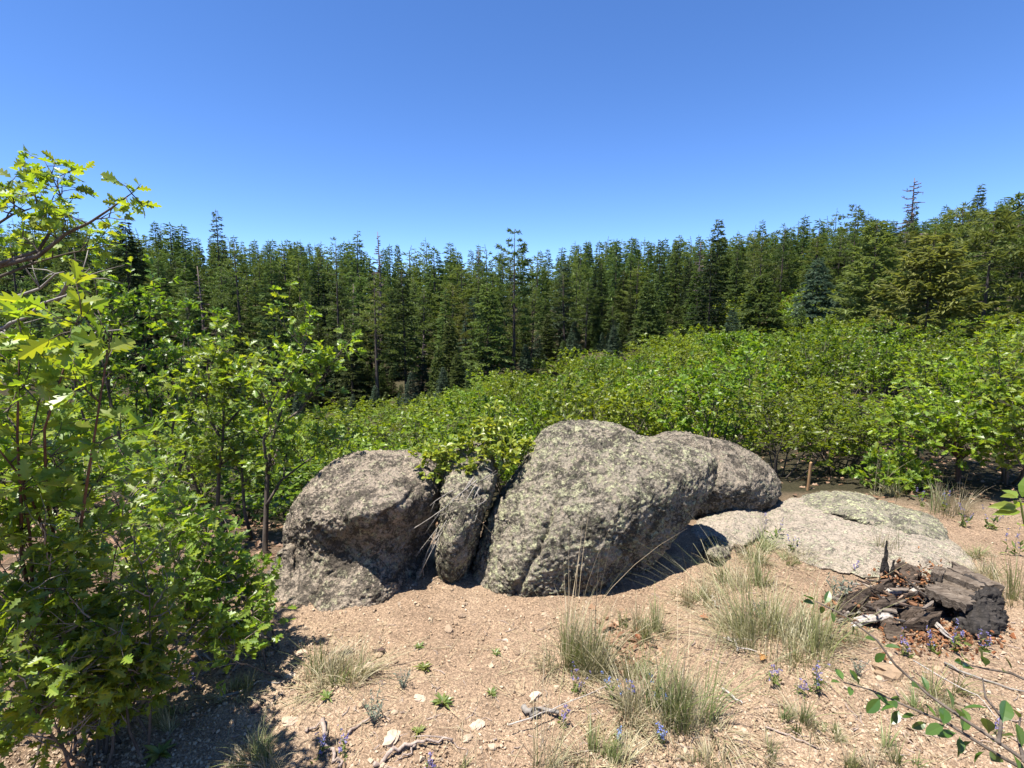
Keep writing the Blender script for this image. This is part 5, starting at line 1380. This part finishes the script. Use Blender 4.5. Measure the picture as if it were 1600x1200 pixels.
# ------------------------------------------------------------------ sticks, litter, stake
def build_sticks():
    rng = np.random.default_rng(61)
    def stick(pl, r, label, mat=M_STICK, lift=.008, side=0, name="stick"):
        pts = np.array([on_ground(*p) for p in pl]); pts[:, 2] += lift + r
        n = len(pts); t = np.linspace(0, n - 1, (n - 1) * 4 + 1)
        q = np.stack([np.interp(t, range(n), pts[:, k]) for k in range(3)], 1); q[1:-1] += rng.normal(size=(len(q) - 2, 3)) * r * .8
        mb = MB(); mb.add(*tube(q, r * np.linspace(1, .45, len(q)), 6))
        for _ in range(side):
            k = rng.integers(1, len(q) - 1); d = runit(rng, 1)[0]; d[2] = abs(d[2]) * .4
            mb.add(*tube(np.stack([q[k], q[k] + d * r * 8, q[k] + d * r * 14 + [0, 0, -r]]), [r * .5, r * .35, r * .15], 4))
        solo(name, mb.mesh(name, mat, True), label, "stick")
    stick([(340, 1098), (380, 1080), (410, 1068), (440, 1070)], .006, "thin curved grey stick by the greenish grass tuft", M_GREYTWIG)
    stick([(505, 1130), (508, 1160), (520, 1188), (530, 1205)], .010, "dark brown upright lying stick at the bottom edge, left part of the fork")
    stick([(478, 1148), (492, 1140), (508, 1132)], .006, "short twig touching the upper end of the dark lying stick")
    stick([(585, 1200), (625, 1178), (662, 1165), (708, 1162)], .009, "long brown stick across the bottom gravel", side=2)
    stick([(650, 1168), (640, 1180), (622, 1190)], .005, "small side twig beside the long brown stick")
    stick([(545, 1150), (565, 1130), (590, 1128)], .006, "dark stick beneath the grey half dead bushlet")
    stick([(1098, 922), (1112, 938), (1124, 952)], .009, "pale straight stick beside the small radiating grass tuft", M_PALEWOOD)
    stick([(1136, 1000), (1148, 1006), (1152, 1022)], .008, "white forked twig left of the biggest tuft", M_PALEWOOD, side=3)
    stick([(1128, 1080), (1148, 1094), (1160, 1104)], .006, "short pale stick on gravel beside the wide flowered tuft", M_PALEWOOD)
    stick([(1195, 1140), (1235, 1155), (1275, 1172)], .004, "long thin grey stalk on the bottom right gravel", M_STICK)
    stick([(818, 1112), (838, 1122), (868, 1118)], .014, "split grey bark piece left of the pale violet cluster", M_GREYTWIG)
    stick([(795, 1152), (860, 1128), (930, 1098), (962, 1082)], .0026, "long straw stalk lying slanted across the front tufts", M_PALEWOOD, lift=.05)
    stick([(1300, 875), (1340, 880), (1365, 890)], .004, "thin dark twig lying at the slab's lower edge", M_STICK, side=2)
    stick([(1475, 1040), (1520, 1060), (1600, 1085)], .006, "grey stick under the right hand leaves below the stump", M_GREYTWIG)
    stick([(1425, 1052), (1480, 1085), (1525, 1110), (1560, 1150)], .003, "thin pale arching stalk in front of the yellow green clump", M_PALEWOOD, lift=.06)
    # small twig bits
    mb = MB()
    for _ in range(420):
        px, py = rng.uniform(330, 1620), rng.uniform(880, 1200)
        if 400 < px < 1010 and py < 975: continue
        Y = float(gd(py)); v = (600 - py) / FPX; x = (px - 800) / FPX * Y / (v * SP + CP); p = np.array([x, Y, gz(x, Y)[0] + .005]); a = rng.uniform(0, 6.28); l = rng.uniform(.015, .07)
        q = np.stack([p, p + np.array([math.cos(a), math.sin(a), .05]) * l * .5 + rng.normal(size=3) * [.004, .004, .001], p + np.array([math.cos(a + .3), math.sin(a + .3), .0]) * l])
        mb.add(*tube(q, np.array([.0022, .0018, .001]) * rng.uniform(.6, 1.5), 4, False))
    o = link("twig_litter", mb.mesh("twig_litter", M_STICK)); tag(o, "short broken twigs scattered on the gravel", kind="stuff")
    # tangle of dead twigs at the oak mound's rim
    mb = MB()
    for _ in range(26):
        p = on_ground(rng.uniform(315, 375), rng.uniform(975, 1050)); d = runit(rng, 1)[0]; d[2] = abs(d[2]) * .35; l = rng.uniform(.06, .22)
        q = stem_curve(rng, p + [0, 0, .005], p + d * l + [0, 0, .02], 5, .12); mb.add(*tube(q, np.linspace(.004, .0015, 5), 4))
    for pl in ([(312, 1010), (345, 995), (372, 1000), (395, 1015)], [(320, 1030), (335, 1045), (345, 1040)]):
        q = np.array([on_ground(*p) for p in pl]) + [0, 0, .03]; mb.add(*tube(q, np.linspace(.006, .002, len(q)), 5))
    solo("twig_tangle", mb.mesh("twig_tangle", M_GREYTWIG, True), "tangle of dead grey twigs at the rim of the low oak mound", "twigs")
    # orange fallen leaves that stand out
    for px, py, lb in ((1092, 966, "orange brown fallen leaf below the small radiating grass"), (1188, 1036, "orange fallen leaf at the biggest tuft's left foot"), (1000, 1005, "curled tan leaf between the two front tufts")):
        p = on_ground(px, py); V = LEAF_HI[0] * .05 * [1, 1.2, 1]; V[:, 2] += .05 * (V[:, 1] / .03) ** 2 * .3
        o = link("fallen_leaf", mesh_np("fallen_leaf", V, LEAF_HI[1], M_ORANGELEAF), None, (p[0], p[1], p[2] + .012)); o.rotation_euler = (.2, -.3, rng.uniform(0, 6)); tag(o, lb, "leaf")
    # dry grass straw lying about
    n = 2600; q = rng.uniform(0, 1, n)
    px = np.where(q < .7, np.concatenate([rng.normal(c, 75, 520) for c in (905, 1050, 1215, 1180, 525)]), rng.uniform(350, 1600, n)); py = np.where(q < .7, np.concatenate([rng.normal(c, 42, 520) for c in (1050, 1110, 1000, 900, 1050)]), rng.uniform(870, 1195, n))
    Y = gd(np.clip(py, 830, 1200)); v = (600 - py) / FPX; x = (px - 800) / FPX * Y / (v * SP + CP)
    ok = ~((Y > 2.55) & (px > 410) & (px < 1010)) & (x > -1.3); x, Y = x[ok], Y[ok]; n = len(x)
    a = rng.uniform(0, 6.28, n); d = np.stack([np.cos(a), np.sin(a), rng.normal(size=n) * .08], 1)
    sV = np.array([(-.5, -.5, 0), (.5, -.3, 0), (.5, .3, 0), (-.5, .5, 0)], float); sF = np.array([(0, 1, 2), (0, 2, 3)])
    V, F = stamp(sV, sF, frames(d, np.tile([0, 0, 1.0], (n, 1)) + .3 * runit(rng, n)), np.stack([x, Y, gz(x, Y) + .004 + .012 * rng.uniform(0, 1, n)], 1), np.stack([rng.uniform(.02, .11, n), rng.uniform(.0012, .0026, n), np.ones(n)], 1))
    o = link("dry_straw", mesh_np("dry_straw", V, F, M_STRAW)); tag(o, "broken dry grass straw lying on the gravel", kind="stuff")
    # litter
    n = 5200; ps = []
    px = np.concatenate([rng.uniform(-60, 460, 2600), rng.uniform(1380, 1700, 900), rng.normal(985, 28, 130), rng.uniform(460, 1600, 1570)])
    Y = np.concatenate([np.sqrt(rng.uniform(1.4 ** 2, 7 ** 2, 2600)), np.sqrt(rng.uniform(4.3 ** 2, 8 ** 2, 900)), rng.normal(2.35, .12, 130), np.sqrt(rng.uniform(4.2 ** 2, 9 ** 2, 1570))])
    x = (px - 800) / FPX * Y * 1.0
    ok = ~((x > -1.45) & (Y < 2.9) & (px < 500)) & ~((Y < 4.3) & (px > 460) & (px < 900))
    x, Y = x[ok], Y[ok]; n = len(x)
    pos = np.stack([x, Y, gz(x, Y) + .006 + .008 * rng.uniform(0, 1, n)], 1)
    d = runit(rng, n) * [1, 1, .3]; V, F = stamp(LEAF_LO[0], LEAF_LO[1], frames(d, np.tile([0, 0, 1.0], (n, 1)) + .5 * runit(rng, n)), pos, .06 * rng.uniform(.6, 1.2, n))
    o = link("leaf_litter", mesh_np("leaf_litter", V, F, M_LITTER)); tag(o, "brown fallen oak leaves littering the shaded soil under the oaks", kind="stuff")
    # stake
    for px, py, top, lb in ((1278, 762, 722, "thin pale wooden stake standing before the oak thicket, beyond the slab"), (128, 835, 808, "short tan wooden stake half hidden in the oak leaves at the left")):
        Y = 4.75 if px > 800 else 2.75
        b = G((px - 800) / FPX * Y * 1.0, Y); h = float(P(px, top, Y)[2]) - b[2]
        k = .009; V = np.array([(-k, -k, -.05), (k, -k, -.05), (k, k, -.05), (-k, k, -.05), (-k, -k, h - .01), (k, -k, h), (k, k, h + .004), (-k, k, h - .006)])
        F = np.array([(0, 1, 5, 4), (1, 2, 6, 5), (2, 3, 7, 6), (3, 0, 4, 7), (4, 5, 6, 7), (3, 2, 1, 0)])
        o = link("wooden_stake", mesh_np("wooden_stake", V, F, M_STAKE), None, tuple(b)); o.rotation_euler = (.02, .03, .4); tag(o, lb, "stake")
build_sticks()

# ------------------------------------------------------------------ leafy branches close to the viewpoint
def build_corner_branch():
    rng = np.random.default_rng(83)
    lf = mesh_np("leaf", LEAF_OVAL[0] * [1, .78, 1], LEAF_OVAL[1], M_DARKLEAF)
    def branch(stems, Y0, Y1, label, mat, leaves, size, proto=lf, every=.5):
        polys = [px_poly(s, Y0, Y1, 4) for s in stems]
        base = polys[0][0]; root = thing("leafy_branch", label, "branch", tuple(base))
        for q in polys: link("stem", tubes_mesh("stem", [(q - base, np.linspace(.0045, .0018, len(q)), 5)], mat), root)
        for px, py, s in leaves:
            best = min(((abs(pix(q[k])[0] - px) + abs(pix(q[k])[1] - py), q[k]) for q in polys for k in range(len(q))), key=lambda t: t[0])
            a = best[1]; e = P(px, py, a[1] + rng.normal() * .015); d = e - a
            if np.linalg.norm(d) < 1e-3: d = runit(rng, 1)[0]
            d = d / np.linalg.norm(d)
            d = d * .75 + np.array([-.25, 0, .25]) + runit(rng, 1)[0] * .35
            Rm = frames(d[None], np.array([[0, -.35, 1.0]]) + .55 * runit(rng, 1))[0]
            L = s * rng.uniform(.6, .95) / FPX * a[1]; p = a + (e - a) * .35 - base
            o = bpy.data.objects.new("leaf", proto); COL.objects.link(o); o.parent = root
            o.matrix_basis = Matrix([[*(Rm[i] * L), p[i]] for i in range(3)] + [[0, 0, 0, 1]])
    lv = [(1262, 935, 34), (1268, 948, 30), (1285, 950, 30), (1292, 940, 28), (1300, 962, 26), (1325, 968, 28), (1330, 985, 26), (1366, 1002, 26), (1384, 1010, 34), (1386, 1022, 30), (1340, 1052, 26)]
    l2 = [(1318, 1062, 32), (1310, 1070, 26), (1328, 1078, 24), (1344, 1068, 28), (1366, 1082, 40), (1378, 1098, 44), (1392, 1100, 42), (1402, 1112, 40), (1412, 1098, 34), (1405, 1128, 42), (1425, 1130, 36), (1440, 1080, 44), (1450, 1072, 30), (1446, 1150, 40), (1462, 1120, 34), (1475, 1110, 46), (1470, 1135, 40),
          (1490, 1105, 40), (1500, 1120, 50), (1510, 1145, 44), (1528, 1110, 56), (1520, 1160, 46), (1545, 1140, 46), (1498, 1165, 40), (1555, 1165, 44), (1570, 1130, 56), (1580, 1150, 46), (1590, 1120, 40), (1560, 1185, 44), (1585, 1180, 50), (1535, 1185, 42), (1600, 1165, 50), (1485, 1150, 34), (1515, 1130, 34)]
    branch([[(1640, 1215), (1560, 1160), (1500, 1120), (1450, 1085), (1400, 1040), (1370, 1000), (1320, 962), (1275, 940)], [(1640, 1225), (1560, 1180), (1480, 1130), (1420, 1105), (1360, 1078), (1318, 1066)], [(1560, 1160), (1565, 1120), (1540, 1090), (1535, 1060)], [(1600, 1190), (1590, 1150), (1595, 1115)]],
           1.02, 1.35, "leafy branch with rounded dark green leaves crossing the lower right corner", M_BARK, lv + l2, 40)
    l3 = [(1492, 1030, 38), (1505, 1022, 36), (1512, 1040, 32), (1535, 1020, 40), (1540, 1035, 36), (1520, 1048, 34), (1572, 1048, 34), (1582, 1038, 30)]
    branch([[(1630, 1075), (1580, 1052), (1540, 1045), (1510, 1038)]], 1.25, 1.4, "short leafy shoot reaching in below the stump from the right edge", M_BARK, l3, 36)
    ln = mesh_np("leaf", LEAF_LANCE[0] * [1, 1.3, 1], LEAF_LANCE[1], M_OAK_NEAR)
    l4 = [(1580, 775, 48), (1588, 800, 52), (1575, 770, 40), (1598, 785, 46), (1590, 820, 40), (1604, 770, 44), (1578, 790, 46)]
    branch([[(1625, 880), (1606, 840), (1598, 805), (1594, 780)]], 1.3, 1.3, "bright pointed leafy shoot at the right edge in front of the oak shade", M_ROSETTE, l4, 46, ln)
build_corner_branch()
